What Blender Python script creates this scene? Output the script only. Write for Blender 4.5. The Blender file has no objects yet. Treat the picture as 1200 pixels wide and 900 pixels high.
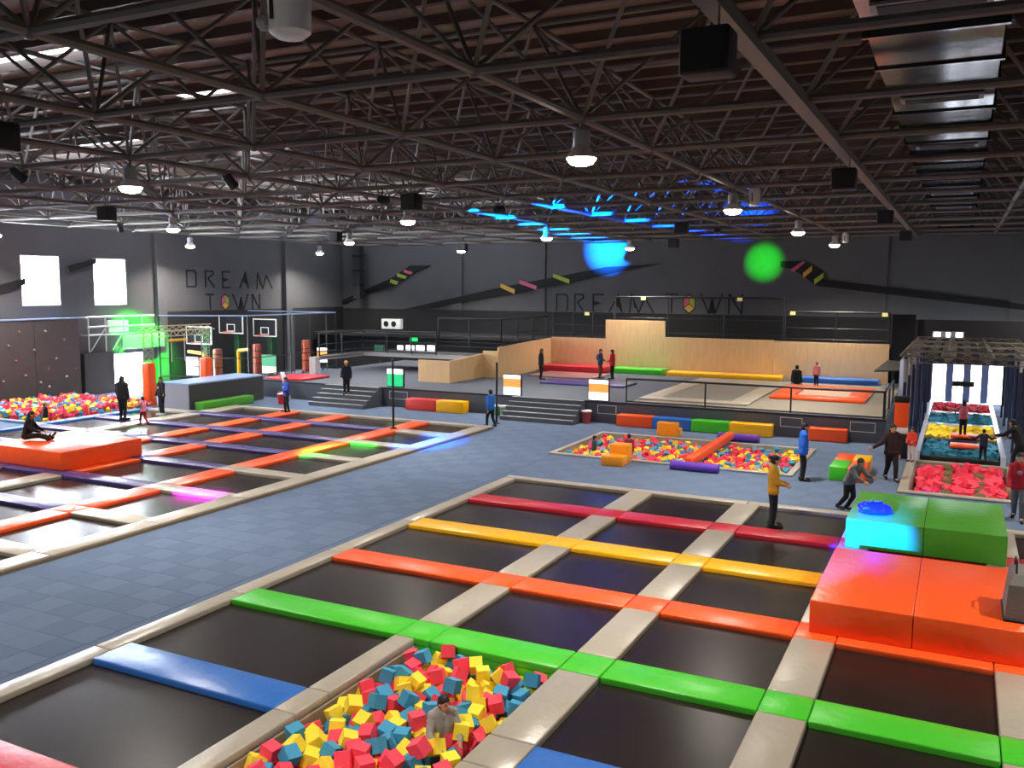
import bpy, bmesh, math, random
import numpy as np
from mathutils import Vector, Matrix, Euler

random.seed(7)
SC = bpy.context.scene
COL = SC.collection

# ---------------------------------------------------------------- camera, light, exposure
F_PX, CAM = 1049.03, Vector((7.708, -12.028, 5.559))
YAW, PITCH, ROLL = .46358, .10819, -.00434
def _axes():
    cy, sy, cp, sp = math.cos(YAW), math.sin(YAW), math.cos(PITCH), math.sin(PITCH)
    f = Vector((-sy*cp, cy*cp, -sp)); r = Vector((cy, sy, 0)); d = f.cross(r)
    cr, sr = math.cos(ROLL), math.sin(ROLL)
    return cr*r+sr*d, -sr*r+cr*d, f
AR, AD, AF = _axes()
def on(px, py, axis, val):
    """point of the photo's pixel ray on the plane axis=val"""
    d = AR*((px-600)/F_PX)+AD*((py-450)/F_PX)+AF
    return CAM+d*((val-CAM[axis])/d[axis])
cam_data = bpy.data.cameras.new('camera')
cam_data.sensor_width = 36; cam_data.lens = 36*F_PX/1200; cam_data.clip_end = 300
cam = bpy.data.objects.new('camera', cam_data); COL.objects.link(cam)
m = Matrix((AR, -AD, -AF)).transposed().to_4x4(); m.translation = CAM
cam.matrix_world = m
SC.camera = cam
SC.view_settings.view_transform = 'Standard'
SC.view_settings.look = 'None'
SC.view_settings.gamma = 1
SC.view_settings.use_curve_mapping = False
SC.view_settings.exposure = 0.15
LAMP_W, WINDOW_E, SKYLIGHT_E = 420, 62.0, 8.0
W = bpy.data.worlds.new('overcast_sky'); SC.world = W; W.use_nodes = True
W.node_tree.nodes['Background'].inputs[0].default_value = (.75, .83, 1, 1)
W.node_tree.nodes['Background'].inputs[1].default_value = 2.0

# ---------------------------------------------------------------- helpers
def lin(c):
    if isinstance(c, str): c = tuple(int(c[i:i+2], 16) for i in (0, 2, 4))
    return tuple((v/255/12.92 if v/255 <= .04045 else ((v/255+.055)/1.055)**2.4) for v in c)+(1,)
MATS = {}
def mat(name, col, rough=.6, metal=0, bump=0, scale=20, var=0, vscale=6, emit=0, coat=0, spec=.5, stretch=None, trans=0):
    if name in MATS: return MATS[name]
    M = bpy.data.materials.new(name); M.use_nodes = True; MATS[name] = M
    nt = M.node_tree; b = nt.nodes['Principled BSDF']
    c = lin(col)
    b.inputs['Base Color'].default_value = c; b.inputs['Roughness'].default_value = rough
    b.inputs['Metallic'].default_value = metal; b.inputs['Coat Weight'].default_value = coat
    b.inputs['Coat Roughness'].default_value = .2; b.inputs['Specular IOR Level'].default_value = spec
    if trans: b.inputs['Transmission Weight'].default_value = trans
    if emit:
        b.inputs['Emission Color'].default_value = c; b.inputs['Emission Strength'].default_value = emit
    if bump or var:
        tc = nt.nodes.new('ShaderNodeTexCoord'); mp = nt.nodes.new('ShaderNodeMapping')
        nt.links.new(tc.outputs['Object'], mp.inputs[0])
        if stretch: mp.inputs['Scale'].default_value = stretch
    if var:
        n = nt.nodes.new('ShaderNodeTexNoise'); n.inputs['Scale'].default_value = vscale; n.inputs['Detail'].default_value = 5
        nt.links.new(mp.outputs[0], n.inputs[0])
        mx = nt.nodes.new('ShaderNodeMix'); mx.data_type = 'RGBA'
        mx.inputs[6].default_value = tuple(v*(1-var) for v in c[:3])+(1,)
        mx.inputs[7].default_value = tuple(min(1, v*(1+var)) for v in c[:3])+(1,)
        nt.links.new(n.outputs[0], mx.inputs[0]); nt.links.new(mx.outputs[2], b.inputs['Base Color'])
    if bump:
        n = nt.nodes.new('ShaderNodeTexNoise'); n.inputs['Scale'].default_value = scale; n.inputs['Detail'].default_value = 4
        nt.links.new(mp.outputs[0], n.inputs[0])
        bp = nt.nodes.new('ShaderNodeBump'); bp.inputs['Strength'].default_value = bump; bp.inputs['Distance'].default_value = .02
        nt.links.new(n.outputs[0], bp.inputs['Height']); nt.links.new(bp.outputs[0], b.inputs['Normal'])
    return M
def tag(o, label=None, cat=None, group=None, kind=None):
    for k, v in (('label', label), ('category', cat), ('group', group), ('kind', kind)):
        if v: o[k] = v
    return o
def place(o, parent):
    COL.objects.link(o)
    if parent is not None:
        o.parent = parent
        o.matrix_parent_inverse = Matrix.Translation(-parent.location)
    return o
ORG = {}
def thing(name, label, cat, loc, group=None, kind=None):
    o = bpy.data.objects.new(name, None); COL.objects.link(o)
    o.empty_display_size = .2; o.location = loc; ORG[o.name] = Vector(loc)
    return tag(o, label, cat, group, kind)
class MB:
    def __init__(s): s.v, s.f, s.m = [], [], []
    def add(s, vs, fs, mi=0):
        b = len(s.v); s.v += [tuple(v) for v in vs]; s.f += [tuple(b+i for i in f) for f in fs]; s.m += [mi]*len(fs); return s
    def box(s, x0, x1, y0, y1, z0, z1, mi=0):
        return s.add([(x0,y0,z0),(x1,y0,z0),(x1,y1,z0),(x0,y1,z0),(x0,y0,z1),(x1,y0,z1),(x1,y1,z1),(x0,y1,z1)],
                     [(3,2,1,0),(4,5,6,7),(0,1,5,4),(1,2,6,5),(2,3,7,6),(3,0,4,7)], mi)
    def obox(s, c, d, R, mi=0):
        c = Vector(c); vs = [c+R@Vector((sx*d[0]/2, sy*d[1]/2, sz*d[2]/2)) for sz in (-1,1) for sx, sy in ((-1,-1),(1,-1),(1,1),(-1,1))]
        return s.add(vs, [(3,2,1,0),(4,5,6,7),(0,1,5,4),(1,2,6,5),(2,3,7,6),(3,0,4,7)], mi)
    def bar(s, p, q, r, r2=None, n=6, mi=0, cap=True):
        p, q = Vector(p), Vector(q); r2 = r if r2 is None else r2
        a = (q-p).normalized(); u = a.orthogonal().normalized(); w = a.cross(u)
        ring = [u*math.cos(2*math.pi*i/n)+w*math.sin(2*math.pi*i/n) for i in range(n)]
        fs = [(i, (i+1) % n, n+(i+1) % n, n+i) for i in range(n)]
        if cap: fs += [tuple(range(n))[::-1], tuple(range(n, 2*n))]
        return s.add([p+d*r for d in ring]+[q+d*r2 for d in ring], fs, mi)
    def path(s, pts, r, n=6, mi=0):
        for a, b in zip(pts[:-1], pts[1:]): s.bar(a, b, r, n=n, mi=mi)
        return s
    def beam(s, p, q, w, h, mi=0, up=(0,0,1)):
        p, q = Vector(p), Vector(q); a = (q-p).normalized(); up = Vector(up)
        u = a.cross(up)
        u = u.normalized() if u.length > 1e-4 else a.orthogonal().normalized()
        t = u.cross(a)
        vs = [e+u*sx*w/2+t*sy*h/2 for e in (p, q) for sx, sy in ((-1,-1),(1,-1),(1,1),(-1,1))]
        return s.add(vs, [(3,2,1,0),(4,5,6,7),(0,1,5,4),(1,2,6,5),(2,3,7,6),(3,0,4,7)], mi)
    def lathe(s, prof, c, n=16, mi=0, axis=(0,0,1)):
        c = Vector(c); a = Vector(axis).normalized(); u = a.orthogonal().normalized(); w = a.cross(u); vs, fs = [], []
        for r, z in prof:
            for i in range(n):
                t = 2*math.pi*i/n; vs.append(c+a*z+(u*math.cos(t)+w*math.sin(t))*r)
        for k in range(len(prof)-1):
            for i in range(n): fs.append((k*n+i, k*n+(i+1) % n, (k+1)*n+(i+1) % n, (k+1)*n+i))
        fs += [tuple(range(n))[::-1], tuple(range((len(prof)-1)*n, len(prof)*n))]
        return s.add(vs, fs, mi)
    def ball(s, c, r, n=10, k=6, mi=0, rad=None):
        rx = rad or (r, r, r); vs, fs = [], []; c = Vector(c)
        vs.append(c-Vector((0,0,rx[2])))
        for j in range(1, k):
            a = math.pi*j/k-math.pi/2
            for i in range(n):
                t = 2*math.pi*i/n; vs.append(c+Vector((rx[0]*math.cos(a)*math.cos(t), rx[1]*math.cos(a)*math.sin(t), rx[2]*math.sin(a))))
        vs.append(c+Vector((0,0,rx[2])))
        for i in range(n): fs.append((0, 1+(i+1) % n, 1+i)); fs.append((len(vs)-1, 1+(k-2)*n+i, 1+(k-2)*n+(i+1) % n))
        for j in range(k-2):
            for i in range(n): fs.append((1+j*n+i, 1+j*n+(i+1) % n, 1+(j+1)*n+(i+1) % n, 1+(j+1)*n+i))
        return s.add(vs, fs, mi)
    def prism(s, poly, d, mi=0):
        """poly: list of 3d points, extruded by vector d"""
        n = len(poly); d = Vector(d); P = [Vector(p) for p in poly]
        return s.add(P+[p+d for p in P], [tuple(range(n))[::-1], tuple(range(n, 2*n))]+[(i, (i+1) % n, n+(i+1) % n, n+i) for i in range(n)], mi)
    def mesh(s, name, mats, smooth=False, org=None):
        V = np.array(s.v, float)
        if org is None: org = Vector(((V[:,0].min()+V[:,0].max())/2, (V[:,1].min()+V[:,1].max())/2, V[:,2].min()))
        me = bpy.data.meshes.new(name); me.from_pydata((V-np.array(org)).tolist(), [], s.f)
        for mm in (mats if isinstance(mats, (list, tuple)) else [mats]): me.materials.append(mm)
        if isinstance(mats, (list, tuple)) and len(mats) > 1: me.polygons.foreach_set('material_index', s.m)
        bm = bmesh.new(); bm.from_mesh(me); bmesh.ops.recalc_face_normals(bm, faces=bm.faces); bm.to_mesh(me); bm.free()
        if smooth:
            me.polygons.foreach_set('use_smooth', [True]*len(me.polygons)); me.set_sharp_from_angle(angle=.7)
        me.update(); return me, org
    def build(s, name, mats, parent=None, smooth=False):
        me, org = s.mesh(name, mats, smooth)
        o = bpy.data.objects.new(name, me); o.location = org
        return place(o, parent)
def rbox(name, x0, x1, y0, y1, z0, z1, ma, parent=None, r=.03, seg=2):
    """box with rounded edges"""
    bm = bmesh.new(); bmesh.ops.create_cube(bm, size=1)
    for v in bm.verts: v.co = Vector((v.co.x*(x1-x0), v.co.y*(y1-y0), (v.co.z+.5)*(z1-z0)))
    r = min(r, (x1-x0)*.45, (y1-y0)*.45, (z1-z0)*.45)
    bmesh.ops.bevel(bm, geom=bm.edges[:], offset=r, segments=seg, profile=.5, affect='EDGES')
    me = bpy.data.meshes.new(name); bm.to_mesh(me); bm.free(); me.materials.append(ma)
    me.polygons.foreach_set('use_smooth', [True]*len(me.polygons)); me.set_sharp_from_angle(angle=1.2)
    o = bpy.data.objects.new(name, me); o.location = ((x0+x1)/2, (y0+y1)/2, z0)
    return place(o, parent)
def copy_as(me, name, loc, parent, rot=None, scale=None):
    o = bpy.data.objects.new(name, me); o.location = loc
    if rot is not None: o.rotation_euler = rot
    if scale is not None: o.scale = scale
    return place(o, parent)
def light(name, kind, loc, target, energy, col=(1,1,1), parent=None, **kw):
    L = bpy.data.lights.new(name, kind); L.energy = energy; L.color = col
    for k, v in kw.items(): setattr(L, k, v)
    o = bpy.data.objects.new(name, L); o.location = loc
    o.rotation_euler = (Vector(target)-Vector(loc)).to_track_quat('-Z', 'Y').to_euler()
    return place(o, parent)

# ---------------------------------------------------------------- materials
vin = dict(rough=.33, bump=.6, scale=6, var=.05, vscale=3)
BEIGE = mat('beige vinyl', 'a59d8f', **vin); BLUE = mat('blue vinyl', '2f6cc0', **vin); GREEN = mat('green vinyl', '46c02c', **vin)
ORANGE = mat('orange vinyl', 'fb5a22', **vin); YELLOW = mat('yellow vinyl', 'fbb813', **vin); RED = mat('red vinyl', 'c42436', **vin)
PURPLE = mat('purple vinyl', '443a78', **vin); DKGREEN = mat('leaf green vinyl', '4d9a2e', **vin)
VIOLET = mat('violet vinyl', '6a3fb4', **vin)
BED = mat('woven black bed', '241d1a', rough=.27, bump=.03, scale=160, var=.3, vscale=1.2, spec=.14)
STEEL = mat('dark painted steel', '6a645e', rough=.5, var=.2, vscale=4)
NODE = mat('steel node', '58524d', rough=.5)
ROOF = mat('ribbed roof sheet', '8a7766', rough=.6, var=.25, vscale=.6)
PURLIN = mat('purlin steel', '57493f', rough=.6)
WALL = mat('charcoal wall paint', '545458', rough=.85, bump=.1, scale=30, var=.12, vscale=.7)
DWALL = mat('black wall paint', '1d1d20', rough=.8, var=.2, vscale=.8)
CLIMB = mat('textured grey climbing wall', '4a4749', rough=.9, bump=.6, scale=14, var=.15, vscale=2)
BLACK = mat('black paint', '0e0e10', rough=.6); BLACKM = mat('black metal', '17171a', rough=.45)
WHITE = mat('white paint', 'e6e6e4', rough=.5); GREYP = mat('light grey paint', '9a9a9c', rough=.5)
SILVER = mat('galvanised duct', '7a7c7e', rough=.16, metal=1, bump=.25, scale=2.2)
ALU = mat('aluminium truss', 'a8a49c', rough=.35, metal=.85)
PLY = mat('birch plywood', 'd3b082', rough=.6, var=.18, vscale=3, stretch=(4, 4, .5), bump=.05, scale=12)
CARPET = mat('blue grey carpet', '63718a', rough=.97, bump=.5, scale=150, var=.12, vscale=30, spec=.15)
CARPET_L = mat('light carpet tile', '66768f', rough=.97, bump=.5, scale=150, var=.1, vscale=30, spec=.15)
CARPET_D = mat('dark carpet tile', '5f6f88', rough=.97, bump=.5, scale=150, var=.1, vscale=30, spec=.15)
STAGEC = mat('stage grey carpet', '5b5f68', rough=.95, bump=.3, scale=120, var=.1, vscale=20, spec=.2)
GLOW2 = mat('dimmed daylight pane', 'eef4ff', emit=9); GLOW = mat('overcast daylight pane', 'eef4ff', emit=WINDOW_E); SKYL = mat('translucent skylight', 'e8f0ff', emit=SKYLIGHT_E)  # GLOW2: daylight pane with emission turned down to cut glare
BULB = mat('lamp lens', 'fff0d6', emit=40); SCREEN_W = mat('screen white', 'ffffff', emit=1.6); SCREEN_O = mat('screen orange', 'f59a4a', emit=.9)
SIGN_G = mat('lit green sign', '19c878', emit=.8); EXITG = mat('exit sign green', '20e060', emit=1.5)
FOAM_R = mat('red foam', 'f4465e', rough=.85, bump=.25, scale=60); FOAM_B = mat('blue foam', '3f97c0', rough=.85, bump=.25, scale=60)
FOAM_Y = mat('yellow foam', 'fce03a', rough=.85, bump=.25, scale=60); FOAM_P = mat('coral foam', 'fb4360', rough=.85, bump=.25, scale=60)
TAN = mat('tan board', '9a8468', rough=.8, var=.15); NOSE = mat('pale stair nosing', 'c8c8c4', rough=.5)
# carpet beyond the single tiles: two-tone checker in object space
def carpet_field():
    M = mat('carpet field', '63718a', rough=.97, bump=.5, scale=150, spec=.15); nt = M.node_tree
    tc = nt.nodes.new('ShaderNodeTexCoord'); ck = nt.nodes.new('ShaderNodeTexChecker'); ck.inputs['Scale'].default_value = 1/.6
    ck.inputs[1].default_value = lin('64748d'); ck.inputs[2].default_value = lin('5f6f88')
    nt.links.new(tc.outputs['Object'], ck.inputs[0]); nt.links.new(ck.outputs[0], nt.nodes['Principled BSDF'].inputs['Base Color'])
    return M
FIELD = carpet_field()
# ribs of the roof sheet
def ribs():
    nt = ROOF.node_tree; b = nt.nodes['Principled BSDF']
    tc = nt.nodes.new('ShaderNodeTexCoord'); w = nt.nodes.new('ShaderNodeTexWave'); w.bands_direction = 'Y'
    w.inputs['Scale'].default_value = 1.6; bp = nt.nodes.new('ShaderNodeBump'); bp.inputs['Strength'].default_value = .6
    nt.links.new(tc.outputs['Object'], w.inputs[0]); nt.links.new(w.outputs[0], bp.inputs['Height']); nt.links.new(bp.outputs[0], b.inputs['Normal'])
ribs()

# ---------------------------------------------------------------- room shell
XL, XR, YB, YF, ZT = -31.8, 15.0, 40.0, -15.0, 10.9
ZP, ZBED = .12, .03                       # pad tops, bed tops
PITS = [(.37, 2.8, -6.3, -.66), (-4.2, 3.3, 15.15, 19.7), (6.65, 9.2, 14.4, 19.1), (-30.6, -24.95, 11.2, 17.0)]
def floor_rects():
    xs = sorted({XL, XR, *[p[i] for p in PITS for i in (0, 1)]}); ys = sorted({YF, YB, *[p[i] for p in PITS for i in (2, 3)]})
    mb = MB()
    for x0, x1 in zip(xs[:-1], xs[1:]):
        for y0, y1 in zip(ys[:-1], ys[1:]):
            cx, cy = (x0+x1)/2, (y0+y1)/2
            if not any(p[0] < cx < p[1] and p[2] < cy < p[3] for p in PITS): mb.box(x0, x1, y0, y1, -.15, 0)
    return mb
fl = floor_rects().mesh('floor', FIELD, org=Vector((0, 0, 0)))[0]
floor = bpy.data.objects.new('floor', fl); COL.objects.link(floor); tag(floor, 'blue grey carpet tile floor of the hall', kind='structure'); ORG['floor'] = Vector()
# carpet tiles of the aisle between the two trampoline courts
tl = MB().box(-.297, .297, -.297, .297, 0, .006).mesh('carpet_tile', CARPET_L)[0]
td = MB().box(-.297, .297, -.297, .297, 0, .006).mesh('carpet_tile', CARPET_D)[0]
rt = random.Random(3); cand = []
for i in range(-14, -6):
    for j in range(-14, 24):
        x, y = i*.6+.3, j*.6+.3
        if -8.15 < x-.3 and x+.3 < -3.82: cand.append((x, y, i, j))
cand.sort(key=lambda t: (t[0]-CAM.x)**2+(t[1]-CAM.y)**2)
for x, y, i, j in [c for c in cand if c[1] > -6.5][:270]:
    dark = ((i+j) % 2 == 0) if rt.random() < .75 else rt.random() < .5
    copy_as(td if dark else tl, 'carpet_tile', (x, y, 0), floor, rot=(0, 0, rt.choice((0, math.pi/2))))
def wall_with_holes(name, axis, pos, t, a0, a1, z0, z1, holes, ma, label):
    """wall in plane axis=pos of thickness t, spanning a0..a1, with rectangular holes (a0,a1,z0,z1)"""
    mb = MB(); As = sorted({a0, a1, *[h[i] for h in holes for i in (0, 1)]}); Zs = sorted({z0, z1, *[h[i] for h in holes for i in (2, 3)]})
    for p, q in zip(As[:-1], As[1:]):
        for u, w in zip(Zs[:-1], Zs[1:]):
            if any(h[0] < (p+q)/2 < h[1] and h[2] < (u+w)/2 < h[3] for h in holes): continue
            if axis == 0: mb.box(min(pos, pos+t), max(pos, pos+t), p, q, u, w)
            else: mb.box(p, q, min(pos, pos+t), max(pos, pos+t), u, w)
    me, _ = mb.mesh(name, ma, org=Vector((0, 0, 0)))
    o = bpy.data.objects.new(name, me); COL.objects.link(o); ORG[name] = Vector()
    return tag(o, label, kind='structure')
win_l = [(15.45, 17.5, 4.55, 6.95), (19.4, 21.4, 4.52, 6.92)]+[(15.45-3.95*k, 17.5-3.95*k, 4.55, 6.95) for k in (1, 2)]  # last two are unseen windows, added along the row for daylight ambient
door_l = (20.3, 22.3, 0, 2.0)
wall_left = wall_with_holes('wall_left', 0, XL, -.3, YF, YB, 0, ZT, win_l+[door_l], WALL, 'charcoal side wall with two bright windows')
wall_back = wall_with_holes('wall_back', 1, YB, .3, XL, XR, 0, ZT, [], WALL, 'charcoal back wall with black stripes and lettering')
wall_right = wall_with_holes('wall_right', 0, XR, .3, YF, YB, 0, ZT, [], WALL, 'charcoal side wall beside the viewer')
wall_front = wall_with_holes('wall_front', 1, YF, -.3, XL, XR, 0, ZT, [], WALL, 'charcoal wall behind the viewer')
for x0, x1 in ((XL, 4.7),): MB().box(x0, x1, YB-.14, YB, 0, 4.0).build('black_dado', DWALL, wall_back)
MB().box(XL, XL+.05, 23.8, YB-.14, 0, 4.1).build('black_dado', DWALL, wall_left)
nwin = 0
def window(axis, pos, a0, a1, z0, z1, panes=1, frame=WHITE, mull=.03, glow=GLOW, name='window', label='bright white window with slim frame in the charcoal wall'):
    global nwin; nwin += 1
    n = '%s_%d' % (name, nwin)
    def P(a0, a1, d0, d1, z0, z1): return (pos+d0, pos+d1, a0, a1, z0, z1) if axis == 0 else (a0, a1, pos+d0, pos+d1, z0, z1)
    root = thing(n, label, None, (pos, (a0+a1)/2, z0) if axis == 0 else ((a0+a1)/2, pos, z0), kind='structure')
    sg = -1 if axis == 0 else 1
    d = sorted((sg*.10, sg*.16)); e = sorted((0, sg*.2))
    mb = MB()
    for q in ((a0, a0+.05, z0, z1), (a1-.05, a1, z0, z1), (a0+.05, a1-.05, z0, z0+.05), (a0+.05, a1-.05, z1-.05, z1)): mb.box(*P(q[0], q[1], e[0], e[1], q[2], q[3]))
    mb.build('window_frame', frame, root)
    for k in range(panes):
        u0 = a0+.05+(a1-a0-.1)*k/panes; u1 = a0+.05+(a1-a0-.1)*(k+1)/panes
        MB().box(*P(u0+.02, u1-.02, d[0], d[1], z0+.05, z1-.05)).build('pane', glow, root)
        if k: MB().box(*P(u0-mull, u0+mull, e[0], e[1], z0+.05, z1-.05)).build('mullion', frame, root)
    return root
for w_ in win_l: window(0, XL, *w_)
window(0, XL, *door_l, panes=2, frame=GREYP, name='door', label='bright glazed double door in the charcoal side wall')
# pilasters on the walls
for i, px in enumerate((537, 634, 1033, 1196)):
    x = on(px, 300, 1, YB).x
    tag(MB().box(x-.35, x+.35, YB-.12, YB, 0, ZT).build('column', WALL), 'charcoal pilaster standing against the back wall', kind='structure')
for y in (23.5, 33.9, 13.2):
    tag(MB().box(XL, XL+.3, y-.3, y+.3, 0, ZT).build('column', WALL), 'charcoal pilaster standing against the side wall', kind='structure')
# roof
skyl = [(-23.5, -19.5, 11.4, 12.5), (-27, -23.4, 13, 14.2), (-30.5, -27.5, 16.4, 17.6), (-31.5, -29, 9.5, 10.6), (-30, -24, 20, 21), (-29, -22, 24, 25), (-28.5, -17, 28, 29), (-27, -25, 17.9, 18.7), (-23, -18, 21.5, 22.4), (-20, -14, 25.5, 26.4), (-31, -30, 22, 23.3), (-18.5, -16, 15, 15.9), (-16.5, -12, 30.5, 31.4),
        (-31.5, -22, 32, 33), (-19, -12, 34.5, 35.3), (-14, -10, 2.2, 3.1), (-31.5, -16, 36.5, 37.4), (-12.5, -10.5, 7, 7.8)]
def roof():
    xs = sorted({XL, XR, *[p[i] for p in skyl for i in (0, 1)]}); ys = sorted({YF, YB, *[p[i] for p in skyl for i in (2, 3)]}); mb = MB()
    for y0, y1 in zip(ys[:-1], ys[1:]):
        for x0, x1 in zip(xs[:-1], xs[1:]):
            cx, cy = (x0+x1)/2, (y0+y1)/2
            if not any(p[0] < cx < p[1] and p[2] < cy < p[3] for p in skyl): mb.box(x0, x1, y0, y1, ZT, ZT+.1)
    return mb.mesh('ceiling', ROOF, org=Vector((0, 0, 0)))[0]
ceiling = bpy.data.objects.new('ceiling', roof()); COL.objects.link(ceiling); ORG['ceiling'] = Vector(); tag(ceiling, 'brown ribbed sheet roof over the steel frame', kind='structure')
for s in skyl: MB().box(*s, ZT+.02, ZT+.08).build('skylight_panel', SKYL, ceiling)
pm, _ = MB().box(XL, XR, -.06, .06, 0, .22).mesh('purlin', PURLIN, org=Vector((0, 0, 0)))
y = -13.2
while y < YB: copy_as(pm, 'purlin', (0, y, ZT-.22), ceiling); y += 1.21
# double-layer space frame
MX, MY, ZB_, ZU = 3.5, 3.63, 8.3, 10.45
bx = [2.0+MX*k for k in range(-9, 4)]; by = [1.9+MY*j for j in range(-4, 11)]
ux = [x+MX/2 for x in bx[:-1]]; uy = [y+MY/2 for y in by[:-1]]
frame = thing('space_frame', 'dark steel space frame of tubes and ball nodes under the roof', None, (0, 0, ZB_), kind='structure')
def unit_bar(name, r):
    return MB().bar((0, 0, 0), (0, 0, 1), r, n=8).mesh(name, STEEL, smooth=True, org=Vector((0, 0, 0)))[0]
def bars(name, r, segs, keep=300):
    segs = sorted(segs, key=lambda s: ((Vector(s[0])+Vector(s[1]))/2-CAM).length if ((Vector(s[0])+Vector(s[1]))/2-CAM).dot(AF) > 0 else 99)
    me = unit_bar(name, r)
    for p, q in segs[:keep]:
        p, q = Vector(p), Vector(q); d = q-p
        copy_as(me, name, p, frame, rot=d.to_track_quat('Z', 'Y').to_euler(), scale=(1, 1, d.length))
    if segs[keep:]:
        mb = MB()
        for p, q in segs[keep:]: mb.bar(p, q, r, n=6)
        tag(mb.build(name, STEEL, frame, smooth=True), kind='stuff')
bars('bottom_chord', .068, [((a, y, ZB_), (b, y, ZB_)) for y in by for a, b in zip(bx[:-1], bx[1:])]+[((x, a, ZB_), (x, b, ZB_)) for x in bx for a, b in zip(by[:-1], by[1:])])
bars('top_chord', .055, [((a, y, ZU), (b, y, ZU)) for y in uy for a, b in zip(ux[:-1], ux[1:])]+[((x, a, ZU), (x, b, ZU)) for x in ux for a, b in zip(uy[:-1], uy[1:])])
bars('web_bar', .036, [((x+sx*MX/2, y+sy*MY/2, ZB_), (x, y, ZU)) for x in ux for y in uy for sx in (-1, 1) for sy in (-1, 1)])
nm = MB().ball((0, 0, 0), .1, 8, 6).mesh('ball_node', NODE, smooth=True, org=Vector((0, 0, 0)))[0]
for x in bx:
    for y in by: copy_as(nm, 'ball_node', (x, y, ZB_), frame)
for x in ux:
    for y in uy:
        if y > -8: MB; copy_as(nm, 'ball_node', (x, y, ZU), frame) if (x+y) % 2 < 1 else None
tray = thing('cable_tray', 'long dark cable tray carrying the black loudspeakers along the roof frame', 'cable tray', (5.5, 13, 8.02))
MB().box(5.42, 5.58, -10, 39, 8.12, 8.14).build('tray_floor', STEEL, tray)
for s in (-1, 1): MB().box(5.5+s*.09-.012, 5.5+s*.09+.012, -10, 39, 8.12, 8.23).build('side_rail', STEEL, tray)
# air duct
duct = thing('air_duct', 'shiny silver air duct running along inside the roof frame', 'duct', (7.25, 16, 8.62))
k = 0; y = -9.0
while y < 38.5:
    L = 1.8; t = (.02 if k % 2 else -.02)
    mb = MB(); mb.add([(6.5, y, 8.62+t), (8.0, y, 8.62+t), (8.0, y+L-.06, 8.62-t), (6.5, y+L-.06, 8.62-t), (6.5, y, 9.12), (8.0, y, 9.12), (8.0, y+L-.06, 9.12), (6.5, y+L-.06, 9.12)],
        [(3,2,1,0),(4,5,6,7),(0,1,5,4),(1,2,6,5),(2,3,7,6),(3,0,4,7)])
    mb.build('duct_section', SILVER, duct)
    MB().box(6.45, 8.05, y+L-.07, y+L+.01, 8.57, 9.17).build('flange', SILVER, duct)
    if k % 3 == 1:
        g = MB().box(6.65, 7.85, y+.4, y+.8, 8.565, 8.60).build('grille', GREYP, duct)
        MB().box(6.72, 7.78, y+.45, y+.75, 8.555, 8.566).build('grille_mesh', BLACK, g)
    k += 1; y += L

# ---------------------------------------------------------------- paint on the walls
def decal(name, pts, axis, val, ma, parent, depth=.135):
    P = [on(x, y, axis, val) for x, y in pts]
    d = Vector((depth, 0, 0)) if axis == 0 else Vector((0, -depth, 0))
    return MB().prism(P, d).build(name, ma, parent)
STRIPE = mat('matt black wall stripe', '111114', rough=.8)
PINKW = mat('pink wall paint', 'c05a74', rough=.8); GOLDW = mat('gold wall paint', 'cfa048', rough=.8); LIMEW = mat('lime wall paint', '93a63a', rough=.8)
decal('painted_stripe', [(470,363),(587,337),(670,321),(710,313),(775,309),(720,320),(667,332),(603,344),(470,367)], 1, YB, STRIPE, wall_back)
decal('painted_stripe', [(375,364),(430,339),(460,326),(482,311),(505,311),(485,320),(462,335),(430,345),(385,364)], 1, YB, STRIPE, wall_back)
decal('painted_stripe', [(385,386),(432,371),(436,373),(400,387)], 1, YB, STRIPE, wall_back)
decal('painted_stripe', [(915,306),(942,306),(952,311),(966,319),(965,327),(1205,357),(1205,364),(957,335),(940,322),(927,315),(915,313)], 1, YB, STRIPE, wall_back)
for c, pts in ((GOLDW, [(586.6,332),(603.4,339),(603,344.5),(586.6,337)]), (PINKW, [(609,328),(629,335),(628.6,339.6),(609,332.5)]), (LIMEW, [(648,320.6),(667.4,327.6),(667,332.4),(648,325)]),
               (LIMEW, [(458,327),(467,330),(465,334),(457,331)]), (LIMEW, [(466,320),(477,324),(475,327),(465,324)]), (PINKW, [(474,316),(484,319),(482,322),(473,319)]),
               (PINKW, [(926,316),(941,306),(944,307.5),(930,319)]), (GOLDW, [(941,320),(952,311),(951.5,317.5),(941.5,326)]), (LIMEW, [(954,327.5),(965.5,319),(965,325.5),(954.5,333.5)])):
    decal('painted_bar', pts, 1, YB-.13, c, wall_back, .02)
decal('painted_stripe', [(-5,335),(28,326),(28,334),(-5,344)], 0, XL, STRIPE, wall_left)
decal('painted_stripe', [(78,312),(111,303),(111,309),(78,319)], 0, XL, STRIPE, wall_left)
GL = {'D': ([[(0,0),(0,1),(.85,1),(1,.86),(1,.12),(.85,0),(0,0)]], []), 'R': ([[(0,0),(0,1),(.85,1),(.95,.82),(.3,.55),(1,0)]], []),
      'E': ([[(1,1),(0,1),(0,0),(1,0)]], [[(0,.66),(.85,.5),(0,.34)]]), 'A': ([[(0,0),(.68,1),(1,0)]], [[(.42,.4),(.68,1),(1,0),(.7,.3)]]),
      'M': ([[(0,0),(.06,1),(.38,0),(.62,.85),(1,0)]], [[(.1,.9),(.3,.2),(.2,.25)]]), 'T': ([[(0,1),(1,1)], [(.5,1),(.5,0)]], []), 'O': ([], []),
      'W': ([[(0,1),(.38,0),(.53,.8),(.68,0),(1,1)]], [[(.36,0),(.53,.8),(.7,0)]]), 'N': ([[(0,0),(0,1),(.95,0),(.95,1)]], [[(0,1),(.12,1),(.5,.5),(.4,.5)]])}
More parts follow.
